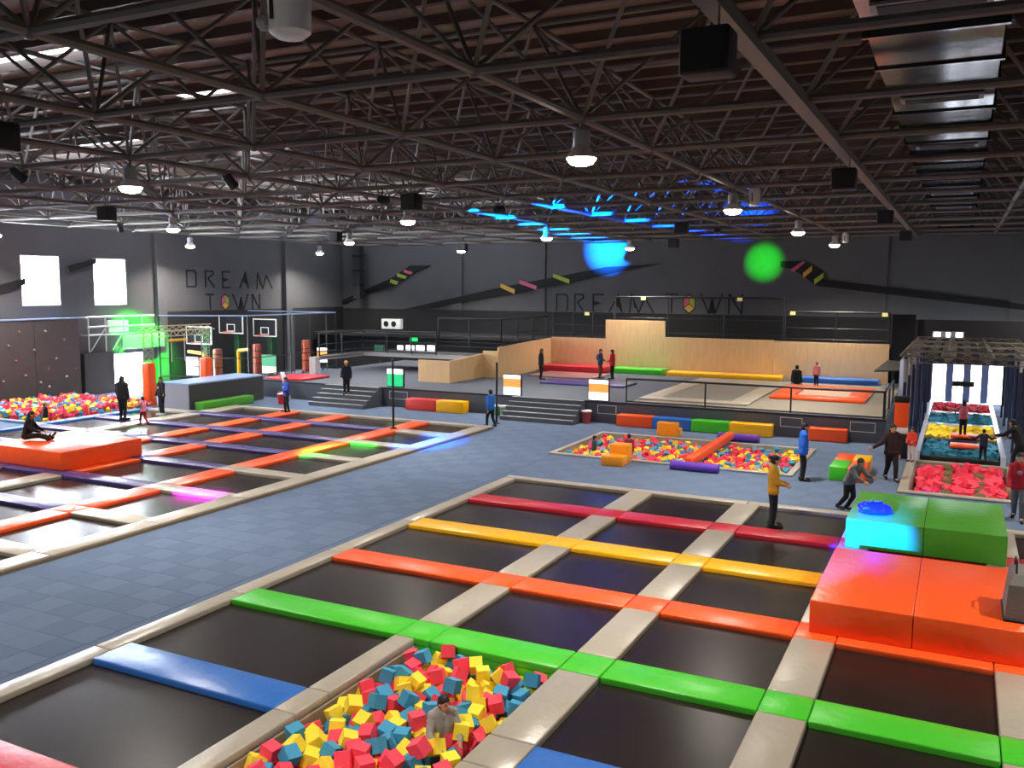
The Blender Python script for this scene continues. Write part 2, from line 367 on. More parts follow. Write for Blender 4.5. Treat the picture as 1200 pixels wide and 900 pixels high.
def letter(ch, x0, x1, y0, y1, axis, val, parent):
    a = on(x0, y1, axis, val); b = on(x1, y1, axis, val); c = on(x0, y0, axis, val)
    ua = b-a; ua.z = 0; h = c.z-a.z; nrm = Vector((.02, 0, 0)) if axis == 0 else Vector((0, -.02, 0)); mb = MB()
    def P(u, v): return a+ua*u+Vector((0, 0, h*v))
    L, Fi = GL[ch]
    for pl in L:
        for p, q in zip(pl[:-1], pl[1:]):
            p, q = P(*p), P(*q); d = (q-p).normalized(); s = d.cross(nrm).normalized()*.045; e = d*.03
            mb.prism([p-e-s, q+e-s, q+e+s, p-e+s], nrm)
    for poly in Fi: mb.prism([P(*p) for p in poly], nrm)
    if ch == 'O':
        hexa = [P(.5+.5*math.cos(math.radians(90+60*i)), .5+.5*math.sin(math.radians(90+60*i))) for i in range(6)]; cen = P(.5, .5)
        o = MB().prism([cen+(p-cen)*1.12 for p in hexa], nrm*.5).build('letter', STRIPE, parent)
        for (i, j, l), cm in zip(((0, 1, 2), (2, 3, 4), (4, 5, 0)), (PINKW, GOLDW, LIMEW)):
            q = [cen, hexa[i], hexa[j], hexa[l]]; g = sum(q, Vector())/4
            MB().prism([g+(p-g)*.9 for p in q], nrm*1.3).build('coloured_facet', cm, o)
        return tag(o, 'letter O as a hexagon of three coloured facets')
    return tag(mb.build('letter', STRIPE, parent), 'black letter '+ch)
for ch, a, b in zip('DREAMTOWN', (652.4, 673.6, 695, 714, 738, 780, 800, 821, 854), (665, 684, 707, 729, 766, 794, 815, 846, 870)): letter(ch, a, b, 345, 365+(a-652)*.012, 1, YB, wall_back)
for ch, a, b, t, u in (('D',219,230,317,336), ('R',241,251,317.5,336), ('E',261,270,318.5,337), ('A',281,291,319,337.5), ('M',301,319,320,338), ('T',242,251,345,363), ('O',259,269,345,362.5), ('W',273,291,345,363.5), ('N',296,305,345,363.5)):
    letter(ch, a, b, t, u, 0, XL, wall_left)

# ---------------------------------------------------------------- trampoline courts
def pad(parent, x0, x1, y0, y1, ma, name='pad', z1=ZP, r=.022):
    g = .006
    return rbox(name, x0+g, x1-g, y0+g, y1-g, .0, z1, ma, parent, r)
def bed(parent, x0, x1, y0, y1):
    o = MB().box(x0-.02, x1+.02, y0-.02, y1+.02, .004, ZBED).build('trampoline_bed', BED, parent); return o
PT, PWX, PWY = 2.8, .635, .696
court = thing('trampoline_court', 'large trampoline court with rainbow pads across black beds around the foam cube pit', 'trampoline', (2, 2, 0))
colX = [(-3.8, -3.43)]+[((k-1)*PT, (k-1)*PT+PWX) for k in range(1, 6)]
rowC = {3: ('red', RED), 2: ('yellow', YELLOW), 1: ('orange', ORANGE), 0: ('green', GREEN), -1: ('blue', BLUE), -2: ('red', RED), -3: ('purple', PURPLE)}
for r, (cn, cm) in rowC.items():
    y1 = r*PT; y0 = y1-PWY
    for g in range(5):
        x0, x1 = colX[g][1], colX[g+1][0]
        if g == 1 and r < 0: continue
        tag(pad(court, x0, x1, y0, y1, cm), '%s pad between trampoline beds' % cn)
    for k in range(1, 6):
        a, b = colX[k]
        if k == 1 and r < 0: b = .37
        tag(pad(court, a, b, y0, y1, cm if r >= 0 else BEIGE), '%s pad at a crossing' % (cn if r >= 0 else 'beige'))
for r in range(-3, 4):
    y0 = r*PT; y1 = (r+1)*PT-PWY
    for k in range(1, 6):
        a, b = colX[k]
        if k == 1 and r < 0: b = .37
        tag(pad(court, a, b, y0, y1, BEIGE), 'beige pad between trampoline beds')
    for g in range(5):
        if g == 1 and r < 0: continue
        bed(court, colX[g][1], colX[g+1][0], y0, y1)
ys = [-9.1]+[v for r in range(-3, 4) for v in (r*PT-.35,)]+[10.5]
for y0, y1 in zip(ys[:-1], ys[1:]): tag(pad(court, colX[0][0], colX[0][1], y0, y1, BEIGE, 'border_pad'), 'beige border pad')
xs = [-3.8, -.0]+[(k-1)*PT+.3 for k in range(2, 6)]+[12.6]
for x0, x1 in zip(xs[:-1], xs[1:]): tag(pad(court, x0, x1, 10.5, 10.86, BEIGE, 'border_pad'), 'beige border pad')
bed(court, 11.85, 12.6, -9, 10.5)
def pit_walls(parent, p, ma, backm=None, depth=-.95):
    x0, x1, y0, y1 = p
    backm = backm or ma
    MB().box(x0, x1, y0, y1, depth-.05, depth).build('pit_floor', TAN, parent)
    MB().box(x0, x0+.03, y0, y1, depth, .0).build('pit_wall', ma, parent); MB().box(x1-.03, x1, y0, y1, depth, .0).build('pit_wall', ma, parent)
    MB().box(x0+.03, x1-.03, y1-.03, y1, depth, .0).build('pit_wall', backm, parent); MB().box(x0+.03, x1-.03, y0, y0+.03, depth, .0).build('pit_wall', ma, parent)
pit_walls(court, PITS[0], TAN, GREEN)
# second court
court2 = thing('trampoline_court', 'trampoline court with orange and purple pads beside the climbing wall', 'trampoline', (-16, 8, 0))
SX = [(-9.1, -8.5), (-12.0, -11.2), (-15.95, -15.15), (-18.6, -17.8), (-21.9, -21.1)]
RY = [2.35+2.77*k for k in range(-2, 6)]; hw = .3; YEND = 18.4; XLL = -24.3
def xspans(k): return [(SX[1][1], SX[0][0], 0), (SX[2][1], SX[1][0], 1), (SX[3][1], SX[2][0], 2), (SX[4][1], SX[3][0], 3), (XLL, SX[4][0], 4)]
for k, y in enumerate(RY):
    for x0, x1, i in xspans(k):
        if k == 7 and i == 4: tag(pad(court2, x0, x1, y-hw, y+hw, BEIGE), 'beige border pad'); continue
        tag(pad(court2, x0, x1, y-hw, y+hw, BEIGE if i == 0 else PURPLE), '%s pad between trampoline beds' % ('beige' if i == 0 else 'purple'))
    for j in range(1, 5):
        cm = PURPLE if j > 1 else (BEIGE if k in (3, 4, 6) else ORANGE)
        pad(court2, *SX[j], y-hw, y+hw, cm)
    ya = y+hw; yb = RY[k+1]-hw if k+1 < len(RY) else YEND
    for j in range(1, 5):
        om = BEIGE if (j == 2 and k < 3) or (j == 4) or (j == 3 and k < 3) else ORANGE
        tag(pad(court2, *SX[j], ya, yb, om), '%s pad between trampoline beds' % ('beige' if om is BEIGE else 'orange'))
    for x0, x1, i in xspans(k):
        if k == 7 and i == 4: continue
        bed(court2, x0, x1, ya, yb)
yy = [-4.5]+RY+[YEND]
for y0, y1 in zip(yy[:-1], yy[1:]): tag(pad(court2, *SX[0], y0, y1, BEIGE, 'border_pad'), 'beige border pad')
for x0, x1 in ((-12, -8.5), (-16, -12), (-18.6, -16), (-21.9, -18.6)): tag(pad(court2, x0, x1, YEND, YEND+.38, BEIGE, 'border_pad'), 'beige border pad')
MB().box(-8.52, -8.49, -4.5, YEND+.3, 0.0, .075).build('skirt', TAN, court2)
for x0, x1 in ((XLL-.35, XLL),): tag(pad(court2, x0, x1, -4, 16.3, BLUE, 'border_pad'), 'blue border pad')
# big mat blocks on the courts
def matblock(label, cat, x0, x1, y0, y1, z0, z1, ma, seam=None, name='mat_block'):
    t = thing(name, label, cat, ((x0+x1)/2, (y0+y1)/2, z0))
    if seam is None: rbox('vinyl_cover', x0, x1, y0, y1, z0, z1, ma, t, .025)
    else:
        rbox('vinyl_cover', x0, seam-.004, y0, y1, z0, z1, ma, t, .018); rbox('vinyl_cover', seam+.004, x1, y0, y1, z0, z1, ma, t, .018)
    return t
matblock('big orange vinyl mat block on the rainbow court with a grey bag on it', 'mat block', 5.8, 8.8, 2.38, 5.64, ZP, .65, ORANGE, 7.3)
matblock('big green vinyl mat block with a shiny blue bag lying on it', 'mat block', 5.76, 8.76, 7.66, 10.55, ZP, .73, DKGREEN, 7.26)
matblock('orange vinyl mat block with a person in black sitting on it', 'mat block', -18.95, -15.62, 5.15, 8.05, ZP, .68, ORANGE)

# ---------------------------------------------------------------- foam pits
def heap(x0, x1, y0, y1, zb, d, n, seed, tries=7):
    rg = np.random.default_rng(seed); P = np.zeros((n, 3))
    for i in range(n):
        best = None
        for _ in range(tries):
            x = rg.uniform(x0+d*.6, x1-d*.6); y = rg.uniform(y0+d*.6, y1-d*.6); z = zb
            if i:
                q = (P[:i, 0]-x)**2+(P[:i, 1]-y)**2; k = q < d*d
                if k.any(): z = max(z, (P[:i, 2][k]+np.sqrt(d*d-q[k])).max())
            if best is None or z < best[2]: best = (x, y, z)
        P[i] = best
    return P
def frot(r, tilt=.6): return Euler((r.uniform(-tilt, tilt), r.uniform(-tilt, tilt), r.uniform(0, 6.3))).to_matrix()
def foam_stuff(name, P, size, mats, weights, seed, label, cat, dims=None):
    r = random.Random(seed); mb = MB()
    for p in P:
        dd = (size,)*3 if dims is None else tuple(size*r.uniform(*dims) for _ in range(3))
        mb.obox(p, dd, frot(r), r.choices(range(len(mats)), weights)[0])
    return tag(mb.build(name, mats), label, cat, kind='stuff')
PA = heap(.40, 2.77, -6.27, -.72, -.75, .205, 900, 5)
order = sorted(range(len(PA)), key=lambda i: -(PA[i, 2]*1.0+.02*PA[i, 1]))
top = set([i for i in order if PA[i, 1] > -5.6][:300])
cm = {c: MB().obox((0, 0, 0), (.185,)*3, Matrix.Identity(3)).mesh('foam_cube', m_, org=Vector((0, 0, 0)))[0] for c, m_ in (('red', FOAM_R), ('blue', FOAM_B), ('yellow', FOAM_Y))}
rf = random.Random(11)
for i in sorted(top):
    c = rf.choices(('red', 'blue', 'yellow'), (38, 31, 31))[0]
    o = copy_as(cm[c], 'foam_cube', PA[i], None, rot=frot(rf).to_euler())
    tag(o, '%s foam cube in the pit framed by the rainbow court' % c, 'foam cube', '%s foam cubes in the pit of the rainbow court' % c)
foam_stuff('foam_cubes', [PA[i] for i in range(len(PA)) if i not in top], .185, [FOAM_R, FOAM_B, FOAM_Y], (38, 31, 31), 4, 'lower layer of mixed foam cubes under the loose top cubes of the rainbow court pit', 'foam cubes')
FOAM_LB = mat('pale blue foam', '7fb3cf', rough=.85)
PB = heap(-4.15, 3.25, 15.2, 19.65, -.46, .17, 2050, 8, 6)
foam_stuff('foam_cubes', PB, .155, [FOAM_R, FOAM_B, FOAM_Y, FOAM_P, FOAM_LB], (26, 20, 24, 22, 8), 6, 'mixed red, blue and yellow foam cubes filling the long pit before the stage', 'foam cubes')
PC = heap(-30.5, -25.05, 11.3, 16.9, -.3, .19, 1900, 9, 4)
foam_stuff('foam_cubes', PC, .175, [FOAM_R, FOAM_B, FOAM_Y, FOAM_P, FOAM_LB], (26, 18, 26, 22, 8), 7, 'mixed foam cubes filling the pit at the foot of the climbing wall', 'foam cubes')
PD = heap(6.75, 9.1, 14.5, 19.0, -.5, .2, 500, 10, 7)
foam_stuff('foam_chunks', PD, .22, [FOAM_P, FOAM_R], (70, 30), 8, 'coral red foam chunks filling the square pit below the foam lane', 'foam chunks', dims=(.6, 1.2))
def rim(name, label, p, ma, w=.24, z1=.08):
    x0, x1, y0, y1 = p; t = thing(name, label, 'pit', ((x0+x1)/2, (y0+y1)/2, 0))
    rbox('rim_pad', x0-w, x1+w, y0-w, y0, 0, z1, ma, t, .02); rbox('rim_pad', x0-w, x1+w, y1, y1+w, 0, z1, ma, t, .02)
    rbox('rim_pad', x0-w, x0, y0, y1, 0, z1, ma, t, .02); rbox('rim_pad', x1, x1+w, y0, y1, 0, z1, ma, t, .02)
    pit_walls(t, p, ma); return t
rim('foam_pit', 'long sunken foam pit with beige rim in the carpet before the stage', PITS[1], BEIGE, .2, .06)
rp = rim('foam_pit', 'square sunken pit of red foam with tan rim', PITS[2], BEIGE, .26, .07)
HEDGE = mat('brown green plank mat', '6a5a34', rough=.9, var=.4, vscale=20)
for x in (7.6, 8.42):
    for j in range(9):
        rbox('stepping_block', x-.13, x+.13, 14.5+j*.5, 14.5+j*.5+.4, -.3, .07+.03*(j % 2), HEDGE, rp, .04, 1)
rim('foam_pit', 'wide foam pit with blue rim at the foot of the climbing wall', PITS[3], mat('pale blue rim vinyl', '6c84a8', **vin), .22, .1)

# ---------------------------------------------------------------- stage, steps, plywood walls, mezzanine
ZS, YS = .87, 22.45
st = thing('stage', 'long grey carpeted stage platform in front of the plywood wall', 'stage', (-8, 29, 0))
MB().box(-24, 5.5, YS, 36, 0, ZS).build('platform', STAGEC, st)
MB().box(-24, 5.5, YS-.012, YS, ZS-.07, ZS-.01).build('edge_trim', BLACKM, st)
for a, b in ((457, 478), (700, 722), (914, 940), (996, 1026)):
    x0 = on(a, 500, 1, YS).x; x1 = on(b, 500, 1, YS).x; mb = MB()
    for q in ((x0, x1, .36, .38), (x0, x1, .7, .72), (x0, x0+.02, .38, .7), (x1-.02, x1, .38, .7)): mb.box(q[0], q[1], YS-.025, YS-.002, q[2], q[3])
    mb.build('white_outline', WHITE, st)
def steps(label, x0, x1, y0, n, run):
    t = thing('steps', label, 'steps', ((x0+x1)/2, y0, 0)); h = ZS/n
    for i in range(n):
        s_ = MB().box(x0, x1, y0+i*run, YS-.02, i*h, (i+1)*h).build('step', STAGEC, t)
        MB().box(x0, x1, y0+i*run-.012, y0+i*run+.05, (i+1)*h, (i+1)*h+.012).build('nosing', NOSE, s_)
    return t
steps('grey carpeted steps with pale nosings between two lit signs', -9.4, -6.1, 21.05, 5, .28)
steps('grey carpeted steps with a capped person climbing', -19.4, -16.3, 20.9, 5, .31)
# plywood
pw = thing('plywood_wall', 'tall birch plywood wall at the back of the stage', 'plywood wall', (-4, 35.5, ZS))
for x0, x1, z in ((-13.5, -10.15, 2.68), (-10.15, -6.7, 3.74), (-6.7, -.9, 2.86), (-.9, 4.65, 2.82)):
    MB().box(x0+.004, x1-.004, 35.45, 35.55, ZS, z).build('plywood_panel', PLY, pw)
pw2 = thing('plywood_wall', 'low plywood side wall stepping down along the stage', 'plywood wall', (-13.4, 31, ZS))
MB().prism([(-13.5, 28.9, ZS), (-13.5, 35.45, ZS), (-13.5, 35.45, 2.62), (-13.5, 28.9, 2.45)], (-.1, 0, 0)).build('plywood_panel', PLY, pw2)
MB().box(-14.4, -13.5, 28.8, 28.9, ZS, 2.25).build('plywood_panel', PLY, pw2)
MB().prism([(-14.4, 25.5, ZS), (-14.4, 28.8, ZS), (-14.4, 28.8, 2.1), (-14.4, 25.5, 1.95)], (-.1, 0, 0)).build('plywood_panel', PLY, pw2)
MB().box(-16.2, -14.4, 25.4, 25.5, ZS, 1.95).build('plywood_panel', PLY, pw2)
# mezzanine floor behind the plywood and its railings
mz = thing('mezzanine', 'black walkway deck above and behind the plywood wall', 'walkway', (-5, 38, 0))
MB().box(-31.5, -13.6, 36.2, 39.7, 2.3, 2.5).build('deck', DWALL, mz); MB().box(-13.6, 4.7, 35.6, 39.7, 2.45, 2.62).build('deck', DWALL, mz)
MB().box(-31.5, 4.7, 36.6, 36.7, 0, 2.3).build('back_panel', DWALL, mz)
tag(MB().prism([(4.72, 35.6, 1.75), (5.75, 36.05, 1.75), (5.75, 36.05, 4.3), (4.72, 35.6, 4.3)], (-.04, .09, 0)).build('end_panel', BLACK), 'tall black panel closing the end of the walkway above the plywood', 'panel')
def railing(label, pts, z0, h, posts, mids=2, ma=BLACKM, r=.042, mesh=True):
    c = pts[0]; t = thing('railing', label, 'railing', (c[0], c[1], z0))
    for (x0, y0), (x1, y1) in zip(pts[:-1], pts[1:]):
        MB().bar((x0, y0, z0+h), (x1, y1, z0+h), r*1.3).build('top_rail', ma, t)
        for k in range(mids): zz = z0+h*(k+.6)/(mids+.6)*.85; MB().bar((x0, y0, zz), (x1, y1, zz), r*.5).build('mid_rail', ma, t)
        MB().bar((x0, y0, z0+.06), (x1, y1, z0+.06), r*.8).build('bottom_rail', ma, t)
        L = math.hypot(x1-x0, y1-y0); n = max(1, round(L/posts))
        for k in range(n+1): MB().bar((x0+(x1-x0)*k/n, y0+(y1-y0)*k/n, z0), (x0+(x1-x0)*k/n, y0+(y1-y0)*k/n, z0+h), r).build('post', ma, t)
    return t
railing('black railing on the walkway over the tallest plywood panel', [(-9.7, 35.75), (-.5, 35.75)], 2.62, 2.4, 3.1)
railing('black railing on the walkway over the plywood near the black panel', [(-.4, 35.75), (4.6, 35.75)], 2.62, 1.72, 2.5)
railing('black railing on the walkway beside the stepped plywood wall', [(-13.5, 35.75), (-9.8, 35.75)], 2.62, 1.5, 1.3)
railing('black railing climbing above the low plywood side wall', [(-17.5, 29.5), (-13.7, 29.5), (-13.7, 35.3)], 2.3, 1.55, 2.2)
dk = thing('side_deck', 'pale edged upper deck beside the stepped plywood wall', 'deck', (-20, 29, 0))
MB().box(-22.5, -14.6, 29.6, 32.5, 1.7, 1.8).build('deck_floor', DWALL, dk)
MB().box(-22.5, -14.6, 29.5, 29.6, 1.65, 1.87).build('edge_strip', GREYP, dk); MB().box(-22.6, -22.5, 25, 29.6, 1.65, 1.87).build('edge_strip', GREYP, dk)
MB().box(-22.6, -22.2, 24.9, 25.3, ZS, 1.87).build('pillar', GREYP, dk)
railing('thin black railing around the upper deck', [(-22.4, 25.5), (-22.4, 29.4), (-17.6, 29.4)], 1.87, 1.2, 1.8)
railing('black front railing along the stage edge', [(-4.35, YS+.1), (5.4, YS+.1)], ZS, .98, 3.2, mids=0, r=.035)
railing('short black railing at the corner end of the stage', [(5.42, YS+.2), (5.42, 27)], ZS, .98, 2.3, mids=0, r=.035)
TAGM = mat('yellow tag', 'd8d08a', emit=.3)
for px, py in ((754, 351), (688, 370), (867, 352), (929, 373), (1037, 375)):
    p = on(px, py, 1, 35.7); zr = 5.02 if px in (754, 867) else 4.34 if px > 900 else 4.12; tag(MB().box(p.x-.13, p.x+.13, 35.64, 35.705, zr-.16, zr+.02).build('rail_tag', TAGM), 'small yellow tag plate on the walkway railing', 'tag', 'yellow tags on the railings')
# mats and pads on the stage
def flatmat(name, label, x0, x1, y0, y1, z0, h, ma): return tag(rbox(name, x0, x1, y0, y1, z0, z0+h, ma, None, .03), label, 'mat')
flatmat('wall_pad', 'long yellow pad at the foot of the plywood wall', -6.2, -.3, 34.2, 35.3, ZS, .22, YELLOW)
flatmat('wall_pad', 'blue pad at the foot of the plywood wall', .7, 4.3, 34.2, 35.3, ZS, .25, BLUE)
flatmat('wall_pad', 'green pad at the foot of the plywood wall', -9.3, -6.4, 34.1, 35.3, ZS, .3, GREEN)
flatmat('wall_pad', 'red pad at the foot of the plywood wall corner', -13.3, -9.5, 33.4, 35.3, ZS, .35, RED)
flatmat('floor_mat', 'pale pink mat on the stage before the red pad', -12.6, -9.0, 30.5, 33.2, ZS, .06, mat('dusty pink vinyl', 'a87470', **vin))
flatmat('floor_mat', 'dark purple mat on the stage behind the steps', -10.5, -6.2, 27.4, 29.4, ZS, .1, PURPLE)
flatmat('floor_mat', 'wide taupe mat covering the stage behind the front railing', -4.25, 5.3, 22.75, 33.9, ZS, .02, mat('taupe mat', '877d6e', rough=.6))
tr = thing('stage_trampoline', 'low stage trampoline with bright orange surround and pale bed', 'trampoline', (2.6, 29, ZS+.02))
for q in ((.6, 4.4, 26.6, 27.5), (.6, 4.4, 30.3, 31.6), (.6, 1.5, 27.5, 30.3), (3.6, 4.4, 27.5, 30.3)): rbox('surround_pad', *q, ZS+.02, ZS+.16, ORANGE, tr, .03)
MB().box(1.5, 3.6, 27.5, 30.3, ZS+.02, ZS+.08).build('trampoline_bed', mat('pale bed', 'd8b89a', rough=.5), tr)
tr2 = thing('stage_trampoline', 'wide grey padded trampoline sunk in the stage behind the front railing', 'trampoline', (-2.4, 27.5, ZS+.02))
for q in ((-4.2, .3, 23.6, 24.4), (-4.2, .3, 30.6, 31.4), (-4.2, -3.4, 24.4, 30.6), (-.5, .3, 24.4, 30.6)): rbox('surround_pad', *q, ZS+.02, ZS+.1, BEIGE, tr2, .03)
MB().box(-3.4, -.5, 24.4, 30.6, ZS+.02, ZS+.05).build('trampoline_bed', mat('grey bed', '77746c', rough=.4), tr2)
# upright signs and screens
def sign(label, x0, x1, y, z0, z1, bands, post_z, name='lit_sign', ma=BLACKM):
    t = thing(name, label, 'sign', ((x0+x1)/2, y, post_z))
    rbox('housing', x0-.04, x1+.04, y, y+.1, z0-.04, z1+.04, ma, t, .015)
    for f0, f1, bm_ in bands: MB().box(x0, x1, y-.012, y+.005, z0+(z1-z0)*f0, z0+(z1-z0)*f1).build('lit_panel', bm_, t)
    if post_z < z0-.1: MB().bar(((x0+x1)/2, y+.05, post_z), ((x0+x1)/2, y+.05, z0), .04).build('post', ma, t)
    return t
BANDS = [(0, .38, SCREEN_W), (.38, .82, SCREEN_O), (.82, 1, SCREEN_W)]
def signpx(label, a, b, t, u, y, bands, pz):
    p = on(a, u, 1, y); q = on(b, t, 1, y); return sign(label, p.x, q.x, y, p.z, q.z, bands, pz)
signpx('lit white and orange sign on a post between blue walker and steps', 590, 610, 440, 462, 22.55, BANDS, ZS)
signpx('lit white and orange sign on a post beside the front railing', 690, 713, 446, 468, 22.55, BANDS, ZS)
signpx('lit green and white sign behind the red and yellow bench blocks', 454, 472, 433, 452, 22.7, [(0, .72, SIGN_G), (.72, 1, SCREEN_W)], ZS)
signpx('small lit orange and white screen in the dark rear corner', 372, 383, 408, 424, 30, BANDS, 0)
signpx('dim green notice board under the upper deck', 439, 449, 405, 417, 34, [(0, 1, mat('dim green', '2c6b50', emit=.25))], 0)
# white machine with two fans, row of lit panes, exit sign on the back wall
ac = thing('fan_unit', 'white lit unit with two round fans high on the back wall', 'fan unit', tuple(on(460, 385, 1, YB-.2)))
p, q = on(449, 385, 1, YB-.25), on(471, 374, 1, YB-.25)
rbox('casing', p.x, q.x, YB-.45, YB-.02, p.z, q.z, mat('lit white casing', 'dfe8e2', emit=.35), ac, .02)
for f in (.25, .65):
    MB().lathe([(.2, 0), (.2, .03), (.12, .03)], (p.x+(q.x-p.x)*f, YB-.45, (p.z+q.z)/2), 14, axis=(0, -1, 0)).build('fan', BLACKM, ac)
for i, (a, b) in enumerate(((466, 472), (476, 485), (488, 497), (501, 509))):
    p, q = on(a, 413, 1, 36.55), on(b, 405, 1, 36.55)
    tag(MB().box(p.x, q.x, 36.5, 36.6, p.z, q.z).build('small_window', SCREEN_W), 'small bright window pane in a row under the upper deck', 'window', 'small bright panes under the upper deck')
p = on(485, 398, 1, 36.55); tag(MB().box(p.x-.25, p.x+.25, 36.5, 36.6, p.z-.1, p.z+.12).build('exit_sign', EXITG), 'small green exit sign above the row of bright panes', 'exit sign')
# vertical riser duct in the back corner
vd = thing('riser_duct', 'vertical grey duct hanging in the dark back corner', 'duct', (-29.5, 38.9, 4.7))
MB().box(-30.1, -29.55, 38.9, 39.4, 4.7, 8.4).build('duct_body', mat('dark duct', '4c4e52', rough=.3, metal=.6), vd)
MB().box(-29.95, -29.7, 39.3, 40, 7.8, 7.9).build('bracket', STEEL, vd); MB().box(-29.95, -29.7, 39.3, 40, 5.0, 5.1).build('bracket', STEEL, vd)
for z in (5.6, 6.6, 7.6): MB().box(-30.14, -29.51, 38.86, 39.44, z, z+.06).build('flange', SILVER, vd)

# ---------------------------------------------------------------- bench blocks and soft play shapes on the carpet
def block(label, x0, x1, y0, y1, h, ma, name='bench_block', z0=0.0): return tag(rbox(name, x0, x1, y0, y1, z0, z0+h, ma, None, .03), label, 'block')
for lab, x0, x1, ma in (('orange red', -4.5, -3.02, ORANGE), ('blue', -3.01, -1.46, BLUE), ('green', -1.45, .02, GREEN), ('yellow', .03, 1.62, YELLOW)):
    block('%s vinyl bench block in the row along the stage front' % lab, x0, x1, 21.8, 22.35, .46, ma)
block('lone orange bench block between white outlines at the stage front', 2.93, 4.25, 21.85, 22.38, .47, ORANGE)
block('red vinyl bench block joined to the yellow one near the lit green sign', -14.6, -13.0, 21.8, 22.35, .52, mat('coral red vinyl', 'e2453c', **vin))
block('yellow vinyl bench block joined to the red one near the lit green sign', -12.99, -11.6, 21.8, 22.35, .52, YELLOW)
def stepblock(label, x0, x1, y0, y1, h, flip):
    t = thing('step_block', label, 'block', ((x0+x1)/2, (y0+y1)/2, 0)); ym = (y0+y1)/2
    a, b = ((ym, y1), (y0, ym)) if not flip else ((y0, ym), (ym, y1))
    AMB = mat('amber vinyl', 'f49a1c', **vin)
    rbox('upper_step', x0, x1, a[0], a[1], 0, h, AMB, t, .03); rbox('lower_step', x0-.1, x1+.02, b[0], b[1], 0, h*.52, AMB, t, .03)
stepblock('amber two-step foam block at the aisle side of the long foam pit', -2.05, -1.45, 13.95, 14.9, .62, False)
stepblock('amber two-step foam block at the stage side of the long foam pit', -2.25, -1.5, 20.0, 20.8, .55, True)
bm_ = thing('balance_beam', 'orange padded balance beam crossing the long foam pit', 'balance beam', (.45, 17.4, 0))
rbox('padded_beam', .31, .59, 14.7, 20.3, .1, .36, ORANGE, bm_, .05)
for y in (14.75, 20.0): rbox('foot', .3, .6, y, y+.15, 0, .11, BLACK, bm_, .02)
for lab, y in (('aisle', 14.42), ('stage', 20.45)):
    o = MB().lathe([(.10, 0), (.14, .03), (.14, 1.47), (.10, 1.5)], (-.05, y, .14), 16, axis=(1, 0, 0)).build('foam_roller', VIOLET, smooth=True)
    tag(o, 'violet foam roller lying at the %s end of the orange beam' % lab, 'foam roller')
for lab, x0, x1, y0, y1, ma in (('green', 4.5, 5.0, 15.0, 16.2, GREEN), ('orange', 5.01, 5.5, 15.0, 16.2, ORANGE), ('orange', 4.5, 5.0, 16.21, 17.4, ORANGE), ('yellow', 5.01, 5.5, 16.21, 17.4, YELLOW)):
    block('%s cube block of the four-colour square, %s' % (lab, 'toward the courts' if y0 < 16 else 'toward the stage'), x0, x1, y0, y1, .42, ma, 'cube_block')
# black poles
for lab, x, y, z0, h in (('on the orange and purple court edge', -11.6, 16.4, ZP, 2.7), ('beside the blue jacketed walker', -9.05, 20.1, 0, 2.5)):
    t = thing('post', 'slim black post %s' % lab, 'post', (x, y, z0))
    MB().lathe([(.14, 0), (.14, .03), (.05, .05)], (x, y, z0), 12).build('base', BLACKM, t); MB().bar((x, y, z0), (x, y, z0+h), .045, n=8).build('pole', BLACKM, t)
# bags
bg = thing('shiny_bag', 'crumpled shiny blue bag lying on the green mat block', 'bag', (6.25, 8.45, .73))
mb = MB(); rb = random.Random(2)
n = 14
for j, (f, z) in enumerate(((1, 0), (1.06, .07), (.95, .15), (.6, .2))):
    for i in range(n):
        a = 2*math.pi*i/n; rr = f*(1+rb.uniform(-.13, .13)); mb.v.append((6.25+.33*rr*math.cos(a), 8.45+.26*rr*math.sin(a), .735+z*(1+rb.uniform(-.2, .2)) if j else .735))
for j in range(3):
    for i in range(n): mb.f.append((j*n+i, j*n+(i+1) % n, (j+1)*n+(i+1) % n, (j+1)*n+i)); mb.m.append(0)
mb.f += [tuple(range(n))[::-1], tuple(range(3*n, 4*n))]; mb.m += [0, 0]
mb.build('bag_body', mat('glossy blue film', '2b2fb8', rough=.2, coat=.5), bg)
MB().bar((6.08, 8.35, .93), (6.4, 8.52, .95), .03).build('rolled_neck', MATS['glossy blue film'], bg)
gb = thing('grey_bag', 'grey canvas bag with black base standing on the orange block', 'bag', (8.72, 3.2, .65))
mb = MB(); mb.prism([(8.52, 2.75, .69), (8.52, 3.65, .69), (8.58, 3.6, 1.28), (8.66, 3.45, 1.36), (8.62, 2.9, 1.33), (8.55, 2.78, 1.2)], (.26, 0, 0)); mb.build('bag_body', mat('grey canvas', '6d6a68', rough=.9, bump=.3, scale=30), gb)
rbox('base', 8.5, 8.8, 2.72, 3.68, .65, .70, BLACK, gb, .02); MB().path([(8.65, 2.95, 1.33), (8.65, 3.0, 1.5), (8.65, 3.3, 1.5), (8.65, 3.4, 1.36)], .015).build('handle', BLACK, gb)

